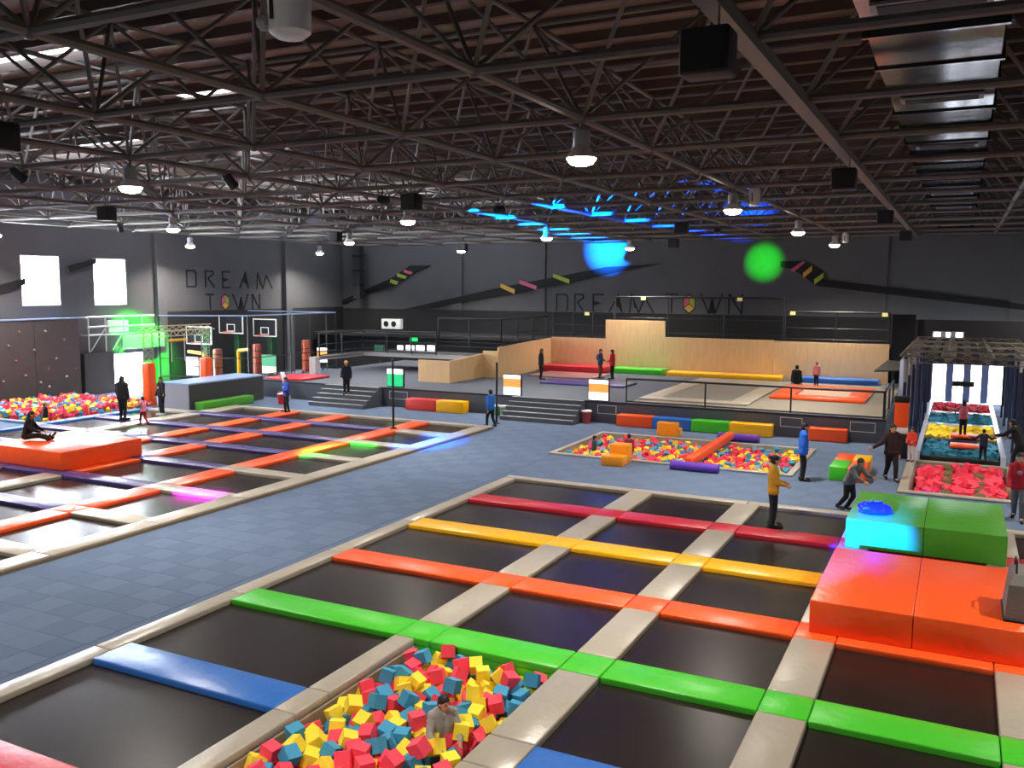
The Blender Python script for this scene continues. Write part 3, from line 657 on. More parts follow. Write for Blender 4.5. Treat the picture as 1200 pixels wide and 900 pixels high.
# ---------------------------------------------------------------- side of the climbing wall
cw = thing('climbing_wall', 'grey textured climbing wall with small coloured holds', 'climbing wall', (-31.2, 14, 0))
y = -6.0
while y < 18: MB().box(-31.75, -31.25, y, y+2.38, 0.0, 3.9).build('wall_panel', CLIMB, cw); y += 2.4
MB().box(-31.76, -31.22, -6, 18.4, 3.9, 3.96).build('top_trim', mat('pale blue trim', '7d8fb0', rough=.4), cw)
hold = MB().ball((0, 0, 0), .1, 7, 5, rad=(.05, .065, .05))
rh = random.Random(5)
hm = [hold.mesh('climbing_hold', m_, org=Vector((0, 0, 0)))[0] for m_ in (WHITE, GREYP, mat('amber hold', 'b98a4c'), mat('coral hold', 'b55a50'))]
for px, py in ((22,389),(53,388),(75,398),(40,410),(19,423),(57,432),(4,447),(58,453),(35,466),(52,465),(78,441),(88,432),(10,405),(66,420),(30,440),(48,448)):
    q = on(px, py, 0, -31.22); copy_as(rh.choice(hm), 'climbing_hold', q, cw, rot=(rh.uniform(0, 3), 0, 0))
tag(MB().box(-31.78, -31.5, 18.42, 20.2, 0, 2.1).build('half_wall', CLIMB), 'low grey half wall between climbing wall and glazed door', 'wall panel')
# green-lit service gantry above the door
gt = thing('pipe_gantry', 'pipes and panels lit vivid green above the glazed door', 'gantry', (-31, 20, 2.2))
LG = mat('pale grey metal', 'b4b8b4', rough=.4, metal=.2)
for z in (3.95, 3.45, 3.05): MB().bar((-31.2, 18.45, z), (-31.2, 22.6, z), .05, n=8).build('pipe', LG, gt)
for y in (18.5, 19.5, 20.6, 21.8): MB().bar((-31.2, y, 2.2), (-31.2, y, 4.0), .035).build('upright', LG, gt)
for y in (18.6, 19.9): MB().bar((-31.2, y, 2.25), (-31.2, y+.9, 3.4), .03).build('brace', LG, gt)
for y in (18.5, 20.6, 21.8):
    for z in (3.05, 3.95): MB().bar((-31.8, y, z), (-31.2, y, z), .03).build('bracket', LG, gt)
rbox('panel', -31.3, -31.15, 20.6, 23.2, 2.25, 3.0, LG, gt, .02)
MB().box(-31.3, -31.18, 19.7, 20.9, 3.15, 3.75).build('hatch', WHITE, gt)
# grey play box, green beam
pb = thing('play_platform', 'tall grey box platform with pale blue top at the court corner', 'platform', (-23.6, 19, 0))
MB().box(-24.45, -22.75, 16.85, 21.6, 0, 1.15).build('body', mat('graphite vinyl', '3b3b3f', rough=.5), pb)
MB().box(-24.44, -22.76, 16.82, 16.85, 0, 1.15).build('front_panel', mat('light grey vinyl', '8d93a0', rough=.45), pb)
MB().box(-24.47, -22.73, 16.8, 21.62, 1.15, 1.22).build('top_mat', mat('pale blue vinyl', '8ea6cc', rough=.35), pb)
block('green vinyl beam block lying beside the tall grey platform', -22.6, -22.1, 17.0, 20.2, .4, DKGREEN)
# obstacle rig with truss
rig = thing('obstacle_rig', 'aluminium truss rig on orange padded posts with yellow hanging bar', 'obstacle rig', (-25.2, 18.4, 0))
def lattice(mb, p, q, w, n, r=.022):
    p, q = Vector(p), Vector(q); a = (q-p).normalized(); u = a.orthogonal().normalized(); v = a.cross(u); cs = [(u*sx+v*sy)*w/2 for sx, sy in ((-1,-1),(1,-1),(1,1),(-1,1))]
    for c in cs: mb.bar(p+c, q+c, r, n=5)
    for k in range(n):
        s, e = p+(q-p)*(k/n), p+(q-p)*((k+1)/n)
        for i in range(4): mb.bar(s+cs[i], e+cs[(i+1) % 4], r*.6, n=4)
for y in (16.85, 20.3):
    rbox('padded_post', -25.42, -24.98, y-.22, y+.22, 0, 2.06, ORANGE, rig, .05)
    mb = MB(); lattice(mb, (-25.2, y, 2.06), (-25.2, y, 3.45), .36, 5); mb.build('truss_leg', ALU, rig)
mb = MB(); lattice(mb, (-25.2, 16.4, 3.45), (-25.2, 20.7, 3.45), .34, 10, .026); mb.build('truss_beam', mat('wood beige truss', 'b8a888', rough=.5), rig)
MB().lathe([(.02, 0), (.06, .1), (.06, 1.1), (.02, 1.2)], (-25.2, 18.0, 3.0), 10, axis=(0, 1, 0)).build('hanging_bar', YELLOW, rig)
for y in (18.2, 19.0): MB().bar((-25.2, y, 2.0), (-25.2, y, 3.3), .02).build('rope', GREYP, rig)
# yellow hoop gates, padded columns and cage beyond the rig
def ygate(label, x, y, w, h):
    t = thing('hoop_gate', label, 'gate', (x, y, 0))
    MB().path([(x, y, 0), (x, y, h), (x-w, y, h+.08)], .09, n=8).build('padded_tube', YELLOW, t)
    MB().lathe([(.15, 0), (.15, .04)], (x, y, 0), 10).build('base', BLACKM, t)
ygate('yellow padded tube gate beside the white noticeboard', -26.6, 21.6, 1.1, 2.1)
ygate('yellow padded tube gate bent over behind the grey platform', -26.3, 23.7, -.7, 2.15)
sign('white noticeboard split in two behind the obstacle rig', -28.3, -27.45, 22.0, .9, 1.85, [(0, .48, WHITE), (.52, 1, WHITE)], 0, 'notice_board')
sign('green and white board on the cage behind the grey platform', -26.7, -25.7, 25.9, .75, 1.75, [(.4, 1, mat('board green', '2a8a5c')), (0, .4, mat('board cream', 'd8c8b0'))], 0, 'notice_board')
for lab, x, y, h, ma in (('brown', -27.6, 23.5, 2.2, mat('brown vinyl', '8a5240', **vin)), ('brown red', -27.6, 26.5, 2.3, mat('brown red vinyl', '8f4434', **vin)), ('rust', -26.6, 29.5, 2.4, mat('rust vinyl', 'a8472e', **vin))):
    t = thing('padded_column', '%s padded column in the cage area' % lab, 'column', (x, y, 0)); pd_ = MB().lathe([(.22, 0), (.24, .05), (.24, h-.05), (.2, h)], (x, y, 0), 14).build('padding', ma, t, smooth=True)
    for z in (.5, 1.2, 1.9): MB().lathe([(.25, 0), (.25, .04)], (x, y, z), 14).build('strap', BLACK, pd_)
cg = thing('net_cage', 'black post cage with pale top cable around the basketball hoops', 'cage', (-27, 24, 0))
for x, y in ((-28.2, 20.2), (-24.4, 22.4), (-24.4, 25.6), (-24.4, 29.5), (-31, 29.5)): MB().bar((x, y, 0), (x, y, 4.05), .04).build('post', BLACKM, cg)
for p, q in (((-28.2, 20.2, 4.05), (-24.4, 22.4, 4.05)), ((-24.4, 22.4, 4.05), (-24.4, 29.5, 4.05)), ((-24.4, 29.5, 4.05), (-31, 29.5, 4.05))): MB().bar(p, q, .035).build('top_cable', mat('pale blue cable', '8fa6c8', rough=.3), cg)
for z in (1.0, 1.9):
    MB().bar((-24.4, 22.4, z), (-24.4, 29.5, z), .025).build('side_rail', BLACKM, cg); MB().bar((-28.2, 20.2, z), (-24.4, 22.4, z), .025).build('side_rail', BLACKM, cg)
def hoop(label, x0, x1, y, z0, z1):
    cx = (x0+x1)/2; t = thing('basketball_hoop', label, 'basketball hoop', (cx, y+.6, 0)); fr = WHITE
    mb = MB(); w = .06
    for q in ((x0, x1, z0, z0+w), (x0, x1, z1-w, z1), (x0, x0+w, z0+w, z1-w), (x1-w, x1, z0+w, z1-w)): mb.box(q[0], q[1], y, y+.05, q[2], q[3])
    mb.build('backboard_frame', fr, t)
    bb_ = MB().box(x0+w, x1-w, y+.015, y+.035, z0+w, z1-w).build('backboard', mat('smoked backboard', '2b2e31', rough=.15), t)
    mb = MB(); a0, a1, b0, b1 = cx-.3, cx+.3, z0+.12, z0+.55
    for q in ((a0, a1, b0, b0+.04), (a0, a1, b1-.04, b1), (a0, a0+.04, b0+.04, b1-.04), (a1-.04, a1, b0+.04, b1-.04)): mb.box(q[0], q[1], y-.01, y+.014, q[2], q[3])
    mb.build('target_square', fr, bb_)
    mb = MB(); n = 16
    for i in range(n):
        a, b = 2*math.pi*i/n, 2*math.pi*(i+1)/n
        mb.bar((cx+.23*math.cos(a), y-.3+.23*math.sin(a), z0+.1), (cx+.23*math.cos(b), y-.3+.23*math.sin(b), z0+.1), .03, n=5)
    mb.build('rim', mat('hoop orange', 'd8452a', rough=.4), t)
    rbox('padded_post', cx-.2, cx+.2, y+.4, y+.8, 0, z0+.2, mat('dark green padding', '1c4a2a', rough=.5), t, .04); MB().bar((cx, y+.6, z0+.1), (cx, y+.05, z0+.5), .05).build('arm', BLACKM, t)
hoop('basketball hoop nearest the pale top cable corner of the cage', -31.2, -29.35, 27.3, 2.78, 3.84)
hoop('basketball hoop on a dark green post at the cage end', -29.5, -27.75, 28.3, 2.6, 3.64)
hoop('dim basketball hoop behind the aluminium truss rig', -31.0, -29.1, 24.6, 2.3, 3.3)
fr = thing('goal_frame', 'tall thin grey frame standing in the dark rear corner', 'frame', (-23, 30.5, 0))
p, q = on(344, 366, 1, 31), on(383, 424, 1, 31)
MB().path([(p.x, 31, 0), (p.x, 31, p.z), (q.x, 31, p.z), (q.x, 31, 0)], .035, n=6).build('tube', mat('dim grey tube', '5a5a60', rough=.4), fr)
MB().path([(p.x+1.2, 31.02, 0), (p.x+1.2, 31.02, p.z)], .025, n=6).build('upright', MATS['dim grey tube'], fr)
tag(rbox('red_mat', -23.5, -21.2, 22.6, 24.8, ZS, ZS+.12, RED, None, .03), 'red mat on the platform beyond the blue jersey player', 'mat')
wf = thing('white_ramp_frame', 'leaning white board beside the tall grey platform', 'board', (-21, 22, 0))
MB().prism([(-21.9, 22.3, .0), (-21.7, 22.3, .0), (-22.1, 22.3, 1.3), (-22.3, 22.3, 1.3)], (0, .1, 0)).build('board', WHITE, wf)
for i, (px, py) in enumerate(((352, 470), (692, 494))):
    g = on(px, py, 2, 0); g.y = min(g.y, 21.95 if i else 20.6); t = thing('paint_bucket', 'small %s bucket beside the steps' % ('red and white' if i == 0 else 'red lettered'), 'bucket', (g.x, g.y, 0))
    MB().lathe([(.16, 0), (.2, .45), (.21, .47)], (g.x, g.y, 0), 14).build('body', RED if i == 0 else mat('dull red', 'a8464a'), t, smooth=True); MB().lathe([(.21, 0), (.21, .05)], (g.x, g.y, .47), 14).build('lid', WHITE, t)
for i, px in enumerate((584, 596)):
    g = on(px, 486, 2, 0); g.y = 22.1; t = thing('litter_bin', 'small green and white bin at the foot of the steps', 'bin', (g.x, g.y, 0), 'small green bins by the steps')
    MB().lathe([(.17, 0), (.2, .4)], (g.x, g.y, 0), 12).build('body', mat('pale green plastic', '7fa088', rough=.4), t); MB().lathe([(.21, 0), (.21, .06)], (g.x, g.y, .4), 12).build('lid', WHITE, t)

# ---------------------------------------------------------------- foam lane, lane rig, glazed doors
YD = 36.2
lw = wall_with_holes('wall_lane', 1, YD, .15, 4.9, XR, 0, 4.05, [(6.55, 9.7, 0, 1.95), (6.5, 7.9, 3.15, 3.5)], DWALL, 'black partition wall with glazed doors at the end of the foam lane')
window(1, YD, 6.55, 9.7, 0, 1.95, panes=4, mull=.16, glow=GLOW2, frame=mat('blue grey door frame', '5b6a92', rough=.4), name='door', label='bright glazed doors in four leaves behind the foam lane')
window(1, YD, 6.5, 7.9, 3.15, 3.5, mull=.12, glow=GLOW2, panes=3, frame=GREYP, label='low bright window above the lane rig')
lane = thing('foam_lane', 'stepped lane of coloured foam troughs with white dividers', 'play lane', (7.9, 26, 0))
x0, x1 = 6.75, 9.05
BL = mat('teal foam', '2c7f9c', rough=.85, bump=.3, scale=40); LRED = mat('crimson foam', 'c02846', rough=.85)
DIV = mat('glossy white divider', 'c8d2e8', rough=.2, coat=.4)
MB().box(x0-.15, x0, 19.4, 34.6, 0, .32).build('side_wall', DIV, lane); MB().box(x1, x1+.15, 19.4, 34.6, 0, .32).build('side_wall', DIV, lane)
ysec = [(19.6, 22.6, BL, 0), (23.2, 26.2, FOAM_Y, .06), (26.8, 29.6, BL, .1), (30.2, 33.0, LRED, .14)]
rl = random.Random(21)
for i, (a, b, ma, z) in enumerate(ysec):
    mb = MB()
    for k in range(170): mb.obox((rl.uniform(x0+.12, x1-.12), rl.uniform(a+.1, b-.1), .1+z+rl.uniform(-.05, .08)), (.24, .24, .22), frot(rl, .5))
    tag(mb.build('foam_fill', ma, lane), '%s foam trough' % ('teal', 'yellow', 'teal', 'crimson')[i], kind='stuff')
    MB().box(x0, x1, a, b, 0, .05).build('trough_floor', BLACK, lane)
    rbox('divider', x0, x1, b, b+.6, 0, .26+z, DIV if i else mat('dark divider', '2c3040', rough=.25), lane, .03)
rbox('divider', x0, x1, 19.4, 19.6, 0, .2, BLACK, lane, .02)
for a, z in ((21.0, .34), (23.0, .38)): tag(rbox('orange_plank', 7.6, 8.5, a, a+.8, z-.08, z, ORANGE, lane, .02), 'orange plank laid across the lane')
lr = thing('lane_rig', 'aluminium truss canopy on legs over the foam lane', 'truss', (7.9, 27, 0))
zt = 3.25
for a, b in (((6.1, 21.5), (9.9, 21.5)), ((6.1, 24.4), (9.9, 24.4)), ((6.1, 27.6), (9.9, 27.6)), ((6.1, 31), (9.9, 31)), ((6.1, 21.5), (6.1, 31)), ((7.4, 21.5), (7.4, 31)), ((8.6, 21.5), (8.6, 31)), ((9.9, 21.5), (9.9, 31))):
    mb = MB(); L = math.dist(a, b); lattice(mb, (*a, zt), (*b, zt), .3, int(L/.5), .024); mb.build('truss_beam', mat('warm grey truss', '8f877c', rough=.4, metal=.5), lr)
for x in (6.1, 9.9):
    for y in (21.5, 24.4, 27.6, 31):
        MB().bar((x, y, 0), (x, y, zt), .06, n=8).build('leg', mat('blue black post', '1c2438', rough=.35), lr); MB().bar((x, y, zt-.9), (x, y, zt-.1), .085, n=8).build('sleeve', GREYP, lr)
for x in (6.3, 6.5, 9.5, 9.7):
    for y in (22.5, 25.8, 29.2, 32): MB().bar((x, y, 0), (x, y, 2.9), .045, n=6).build('hanging_pole', mat('navy pole', '24304e', rough=.3), lr)
MB().box(7.55, 8.35, 29.0, 29.3, 1.55, 1.75).build('hanging_bar', BLACK, lr); MB().bar((7.9, 29.1, 1.7), (7.9, 29.1, 3.2), .02).build('rope', BLACK, lr)
MB().bar((7.7, 29.1, .3), (7.7, 29.1, 1.6), .02).build('rope', BLACK, lr)
tag(rbox('pale_pillar', 5.62, 5.95, 27.0, 29.5, 0, 2.7, mat('pale blue grey panel', 'a3aecb', rough=.4), None, .03), 'pale blue grey pillar between the stage corner and the lane rig', 'pillar')
bn = thing('info_totem', 'orange information totem with black foot and white band', 'totem', (6.1, 19.75, 0))
rbox('panel', 5.92, 6.34, 19.65, 19.85, 1.02, 1.85, ORANGE, bn, .02); rbox('white_band', 5.92, 6.34, 19.65, 19.85, .82, 1.02, WHITE, bn, .02); rbox('foot', 5.9, 6.36, 19.6, 19.9, 0, .82, BLACK, bn, .02); rbox('top', 5.9, 6.36, 19.63, 19.87, 1.85, 2.05, BLACK, bn, .02)
dp = thing('dark_ramp', 'dark sloping panel at the corner under the black side panel', 'panel', (5, 33.5, 1.6))
MB().prism([(4.2, 33, 1.72), (5.3, 33, 1.78), (5.3, 35.2, 2.05), (4.6, 35.46, 2.06)], (0, 0, -.06)).build('panel', mat('olive black panel', '23241f', rough=.6), dp)

# ---------------------------------------------------------------- lamps, loudspeakers, effect lights
WARM = (1, .92, .82)
def highbay(x, y, label='lit white high-bay lamp hanging from the roof frame', unlit=False, power=LAMP_W):
    t = thing('high_bay_lamp', label, 'lamp', (x, y, 8.2), 'high-bay lamps under the roof frame')
    MB().bar((x, y, 8.1), (x, y, 8.28), .03).build('hook', STEEL, t)
    MB().lathe([(.12, 0), (.14, .03), (.14, .26), (.1, .3)], (x, y, 7.82), 14).build('housing', GREYP, t, smooth=True)
    MB().lathe([(.25, 0), (.24, .02), (.15, .16), (.13, .17)], (x, y, 7.66), 18).build('reflector', WHITE, t, smooth=True)
    MB().lathe([(.1, -.11), (.19, -.08), (.24, -.01), (.24, .02)], (x, y, 7.65), 18).build('lens', BULB if not unlit else GREYP, t)
    if not unlit: light('bulb', 'AREA', (x, y, 7.53), (x, y, 0), power, WARM, t, shape='DISK', size=.3, spread=math.radians(135))
WHERE = {(2.0, 1.9): 'above the orange pads of the rainbow court', (-8.5, 1.9): 'above the aisle side of the orange and purple court', (2.0, 12.79): 'beside a white canister above the carpet before the long pit',
         (-8.5, 12.79): 'above the far corner of the orange and purple court', (-19.0, 12.79): 'above the middle of the orange and purple court', (2.0, 23.68): 'above the front railing of the stage', (-8.5, 23.68): 'tinted blue above the steps between the signs',
         (-19.0, 23.68): 'above the steps with the capped person', (-29.5, 23.68): 'beside the wall pilaster near the lettering above the hoops', (2.0, 34.57): 'beside a white canister above the plywood wall',
         (-8.5, 34.57): 'above the tallest plywood panel', (-19.0, 34.57): 'above the upper deck by the back wall', (-29.5, 34.57): 'in the dark back corner by the riser duct'}
for X in (2.0, -8.5, -19.0, -29.5, 12.5):
    for Y in (-8.99, 1.9, 12.79, 23.68, 34.57):
        w_ = WHERE.get((X, Y)); highbay(X, Y, 'lit high-bay lamp '+w_ if w_ else 'lit high-bay lamp out over the viewer side of the hall')
def canister(x, y, z=7.75, k=1.0, label='unlit white canister spotlight hanging beside a lit high-bay lamp', g='white canister spotlights'):
    t = thing('canister_light', label, 'spotlight', (x, y, z+.5*k), g)
    MB().bar((x, y, z+.5*k), (x, y, 8.25), .025).build('hanger', STEEL, t)
    MB().lathe([(.1*k, 0), (.15*k, .04*k), (.16*k, .42*k), (.1*k, .5*k)], (x, y, z), 16).build('barrel', WHITE, t, smooth=True)
    MB().box(x-.04*k, x-.02*k, y-.17*k, y-.15*k, z+.1*k, z+.35*k).build('slot', BLACK, t); MB().ball((x-.15*k, y-.1*k, z+.1*k), .06*k, 8, 6).build('joint', GREYP, t)
canister(2.55, 12.9); canister(2.5, 34.5)
p = on(340, 45, 2, 7.6); canister(p.x, p.y, 7.6, 1.15, 'large white canister fixture hanging near the roof edge', None)  # a hung fire monitor, not a lamp; reuses the canister body
def speaker(x, y, s=.55, z=7.7):
    t = thing('loudspeaker', 'black box loudspeaker hung under the long cable tray' if x == 5.5 else 'black box loudspeaker hung from the bare roof chords', 'speaker', (x, y, z), 'black loudspeakers under the roof frame')
    rbox('cabinet', x-s/2, x+s/2, y-s*.4, y+s*.4, z-s*.45, z+s*.45, BLACK, t, .03)
    MB().box(x-s*.44, x+s*.44, y-s*.41, y-s*.395, z-s*.4, z+s*.4).build('grille', BLACKM, t)
    for a in (-.2, .2): MB().bar((x+a*s, y, z+s*.4), (x+a*s, y, 8.12 if x == 5.5 else 8.28), .012).build('hanger', STEEL, t)
for X, Y in ((5.5, -3.6), (5.5, 7.05), (5.5, 17.7), (5.5, 28.5), (-5.0, 7.6), (-5.0, -3.4), (-15.5, 7.0), (-17.0, 20.05), (-16.8, 30.94), (-1.5, 20.05), (-5.0, 30.94)): speaker(X, Y, .46)
def effect(label, pos, tgt, energy, col, size, blend=.35):
    pos, tgt = Vector(pos), Vector(tgt); d = (tgt-pos).normalized(); pos.x += d.x*.2; d = (tgt-pos).normalized()
    t = thing('effect_spotlight', label, 'spotlight', tuple(pos))
    MB().lathe([(.09, -.36), (.12, -.32), (.12, -.05), (.14, 0)], pos, 14, axis=d).build('barrel', BLACKM, t, smooth=True)
    MB().lathe([(.1, .002), (.1, .006)], pos, 14, axis=d).build('lens', mat('lens '+label[:14], tuple(int(255*c) for c in col), emit=3), t)
    MB().bar(pos-d*.2+Vector((0, 0, .1)), (pos.x-d.x*.2, pos.y-d.y*.2, 8.28 if pos.z > 5 else .02), .02).build('yoke' if pos.z > 5 else 'stand', BLACKM, t)
    light('beam', 'SPOT', pos+d*.02, tgt, energy, col, t, spot_size=math.radians(size), spot_blend=blend, shadow_soft_size=.05)
BLU, GRN, MAG = (.02, .12, 1), (.02, 1, .06), (.85, .02, 1)
effect('black spotlight throwing a blue beam along the roof frame', (-6.9, 9.25, 7.95), (-11.75, 40, 7.85), 2000000, (.0, .16, 1), 6.4, 1)
effect('black spotlight throwing a second blue beam toward the lettering wall', (-5.0, 12.6, 7.9), (-3.7, 40, 10.2), 1100000, (.0, .06, 1), 9, .9)
effect('black spotlight throwing a green patch on the back wall', (-1.5, 25.5, 7.9), (-2.4, 40, 7.0), 48000, (0, 1, .02), 10, 1)
effect('black spotlight lighting the green mat block blue', (3.6, -12.6, 4.7), (6.3, 7.66, .34), 1400000, (.0, .05, 1), 5.2, .9)
effect('black spotlight throwing blue on the border pads of the orange court', (-8.5, 5.0, 8.0), (-9.0, 14.6, .1), 150000, (.0, .1, 1), 12, .8)
effect('black spotlight throwing green on the orange court pads', (-12.0, 1.9, 8.0), (-10.9, 11.8, .1), 80000, (.0, 1, .02), 10, .8)
effect('black spotlight throwing magenta on the orange court beds', (-8.5, -3.5, 8.0), (-10.0, 4.9, .1), 110000, MAG, 8.5, .8)
effect('black spotlight flooding the pipe gantry green', (-26.0, 16.4, 8.0), (-31.2, 21.6, 2.9), 110000, (0, 1, .01), 21, .9)

# ---------------------------------------------------------------- people
TMP = bpy.data.scenes.new('tmp'); JOBS = []; BODY = {}
def capsule(mb, p, q, r1, r2, n=10):
    p, q = Vector(p), Vector(q); a = q-p
    L = a.length; a = a/L if L > 1e-6 else Vector((0, 0, 1)); u = a.orthogonal().normalized(); w = a.cross(u)
    prof = [(r1*math.cos(t), -r1*math.sin(t)) for t in (1.35, .9, .45)]+[(r1, 0), (r2, L)]+[(r2*math.cos(t), L+r2*math.sin(t)) for t in (.45, .9, 1.35)]
    mb.lathe(prof, p, n, axis=a)
def remesh_job(mb, name, ma, root, voxel, smooth=4):
    me = bpy.data.meshes.new(name); me.from_pydata(mb.v, [], mb.f)
    bm = bmesh.new(); bm.from_mesh(me); bmesh.ops.recalc_face_normals(bm, faces=bm.faces); bm.to_mesh(me); bm.free()
    o = bpy.data.objects.new(name, me); TMP.collection.objects.link(o)
    md = o.modifiers.new('r', 'REMESH'); md.mode = 'VOXEL'; md.voxel_size = voxel
    sm = o.modifiers.new('s', 'SMOOTH'); sm.factor = .5; sm.iterations = smooth
    JOBS.append((o, name, ma, root))
CLOTH = {}
def cloth(c):
    if c not in CLOTH: CLOTH[c] = mat('cloth '+c, c, rough=.9, bump=.3, scale=25, var=.08, vscale=8)
    return CLOTH[c]
SKIN = mat('skin', 'c98f70', rough=.55); HAIR = mat('dark hair', '14100f', rough=.6, bump=.3, scale=60); EYE = mat('eye', '120d0b', rough=.3); LIP = mat('lips', '9c4f46', rough=.5)
def person(label, loc, yaw, H, shirt, trou, lean=0, arms=None, legs=None, hair='short', hat=None, shoes='1a1a1c', coat=0, sleeve=1.0, vox=.013, head_turn=0, sit=False, print_col=None, pack=None, sink=0, group=None):
    hz = .515; a = math.radians(lean); ca, sa = math.cos(a), math.sin(a)
    def up(x, y, z): return Vector((x, y*ca+z*sa, hz+z*ca-y*sa))          # upper body, leaning forward (+y)
    J = {'pel': Vector((0, 0, hz)), 'che': up(0, .0, .2), 'nec': up(0, .0, .325), 'hed': up(0, .018, .415)}
    arms = arms or {}; legs = legs or {}
    for s, S in ((-1, 'L'), (1, 'R')):
        sh = up(s*.1, 0, .29); J['sh'+S] = sh
        e, w = arms.get(S, ((.03, -.015, -.17), (.035, .03, -.32)))
        J['el'+S] = sh+Vector((s*e[0], e[1], e[2])); J['wr'+S] = sh+Vector((s*w[0], w[1], w[2]))
        hp = Vector((s*.048, 0, hz-.015)); J['hp'+S] = hp
        k, an = legs.get(S, ((.006, .012, -.235), (.008, -.008, -.46)))
        J['kn'+S] = hp+Vector((s*k[0], k[1], k[2])); J['an'+S] = hp+Vector((s*an[0], an[1], an[2]))
        d = Vector((s*.012, .1, -.022)) if not (sit and an[2] > -.3) else Vector((s*.02, .03, .07)); J['to'+S] = J['an'+S]+d
    zmin = min([J['an'+S].z-.04 for S in 'LR']+[J['to'+S].z-.018 for S in 'LR']+[J['pel'].z-.085]+[J['kn'+S].z-.04 for S in 'LR'])
    for k in J: J[k] = Vector((J[k].x, J[k].y, J[k].z-zmin))*H
    root = thing('person', label, 'person', loc, group); R = Matrix.Rotation(yaw, 4, 'Z'); root.rotation_euler = (0, 0, yaw)
    if sink: root.location.z -= sink
    body = MB(); C = lambda p, q, r1, r2, mb=body: capsule(mb, p, q, r1*H, r2*H)
    def torso(mb, g=0):
        for s in (-1, 1):
            o = Vector((s*.04*H, 0, 0)); C(J['pel']+o, J['che']+o*1.1, .058+g, .06+g, mb)
            C(J['che']+o*1.1, (J['sh'+('L' if s < 0 else 'R')]+J['nec'])*.5, .058+g, .042+g, mb)
        C(J['shL'], J['shR'], .036+g, .036+g, mb); C(J['pel']-Vector((.05*H, 0, 0)), J['pel']+Vector((.05*H, 0, 0)), .062+g, .062+g, mb)
    torso(body); C(J['nec'], J['hed'], .032, .034); C(J['nec']-Vector((0, 0, .02*H)), J['nec'], .045, .033)
    hd = J['hed']; T = Matrix.Rotation(head_turn, 3, 'Z')
    body.ball(hd+Vector((0, 0, .012*H)), 0, 14, 10, rad=(.049*H, .058*H, .062*H)); body.ball(hd+T@Vector((0, .02, -.03))*H, 0, 10, 8, rad=(.036*H, .036*H, .036*H))
    C(hd+T@Vector((0, .052, .012))*H, hd+T@Vector((0, .066, -.012))*H, .006, .010)
    for s in (-1, 1): body.ball(hd+T@Vector((s*.05, -.004, -.002))*H, 0, 8, 6, rad=(.009*H, .012*H, .017*H))
    for s, S in ((-1, 'L'), (1, 'R')):
        C(J['sh'+S], J['el'+S], .03, .024); C(J['el'+S], J['wr'+S], .024, .016); C(J['hp'+S], J['kn'+S], .055, .037); C(J['kn'+S], J['an'+S], .036, .022)
        C(J['an'+S], J['to'+S], .024, .02)
        f = (J['wr'+S]-J['el'+S]).normalized(); sd = f.cross(Vector((0, 1, 0)))
        sd = (sd if sd.length > .2 else f.cross(Vector((1, 0, 0)))).normalized(); pm = J['wr'+S]+f*.045*H
        pn = f.cross(sd)*(1 if S == 'R' else -1)
        for o_ in (-1, 0, 1): C(J['wr'+S], pm+sd*o_*.013*H, .013, .0115)
        for i, ln in enumerate((.032, .041, .044, .036)):
            b = pm+sd*(i-1.5)*.0125*H; kn = b+f*ln*.55*H; C(b, kn, .0062, .006); C(kn, kn+(f*.8+pn*.45).normalized()*ln*.55*H, .006, .0052)
        tb = J['wr'+S]+f*.016*H+sd*.016*H; C(tb, tb+(f*.6+sd*.7).normalized()*.03*H, .0075, .0065)
        C(tb+(f*.6+sd*.7).normalized()*.03*H, tb+(f*.9+sd*.75).normalized()*.052*H, .0065, .0058)
    remesh_job(body, 'body', SKIN, root, vox*H/1.65*.85, 2)
    g = .016+.008*coat
    st_ = MB(); torso(st_, g)
    for S in 'LR':
        C(J['sh'+S], J['el'+S], .034+g*.7, .027+g*.7, st_)
        if sleeve > .5: C(J['el'+S], J['el'+S]+(J['wr'+S]-J['el'+S])*.92, .027+g*.7, .02+g*.5, st_)
    if coat > 1:
        for S in 'LR': C(J['pel']+(J['hp'+S]-J['pel'])*.6, J['pel']*.45+J['kn'+S]*.55, .075, .078, st_)
    remesh_job(st_, 'top', cloth(shirt), root, vox*1.25*H/1.65)
    tr_ = MB(); C(J['hpL']+Vector((0, 0, .01*H)), J['hpR']+Vector((0, 0, .01*H)), .073, .073, tr_)
    for S in 'LR':
        C(J['hp'+S], J['kn'+S], .062, .046, tr_); C(J['kn'+S], J['kn'+S]+(J['an'+S]-J['kn'+S])*1.0, .045, .034, tr_)
    remesh_job(tr_, 'trousers', cloth(trou), root, vox*1.25*H/1.65)
    for S in 'LR':
        sh_ = MB(); C(J['an'+S]-Vector((0, .025*H, .012*H)), J['to'+S]+(J['to'+S]-J['an'+S])*.25, .03, .026, sh_); C(J['an'+S], J['an'+S]-Vector((0, .02*H, 0)), .032, .03, sh_)
        remesh_job(sh_, 'shoe', cloth(shoes), root, vox*H/1.65)
    hr = MB(); hr.ball(hd+T@Vector((0, -.008, .03))*H, 0, 12, 9, rad=(.057*H, .064*H, .058*H)); hr.ball(hd+T@Vector((0, -.03, .0))*H, 0, 12, 9, rad=(.05*H, .042*H, .05*H))
    for s in (-1, 1): hr.ball(hd+T@Vector((s*.032, -.02, .0))*H, 0, 8, 6, rad=(.022*H, .036*H, .045*H))
    if hair == 'long':
        for s in (-1, 0, 1): capsule(hr, hd+T@Vector((s*.03, -.035, .01))*H, hd+T@Vector((s*.032, -.045, -.1))*H, .03*H, .024*H)
    if hair == 'bun': hr.ball(hd+T@Vector((0, -.07, .05))*H, 0, 10, 8, rad=(.026*H,)*3)
    if hair == 'tail': capsule(hr, hd+T@Vector((0, -.06, .03))*H, hd+T@Vector((0, -.085, -.09))*H, .02*H, .012*H)
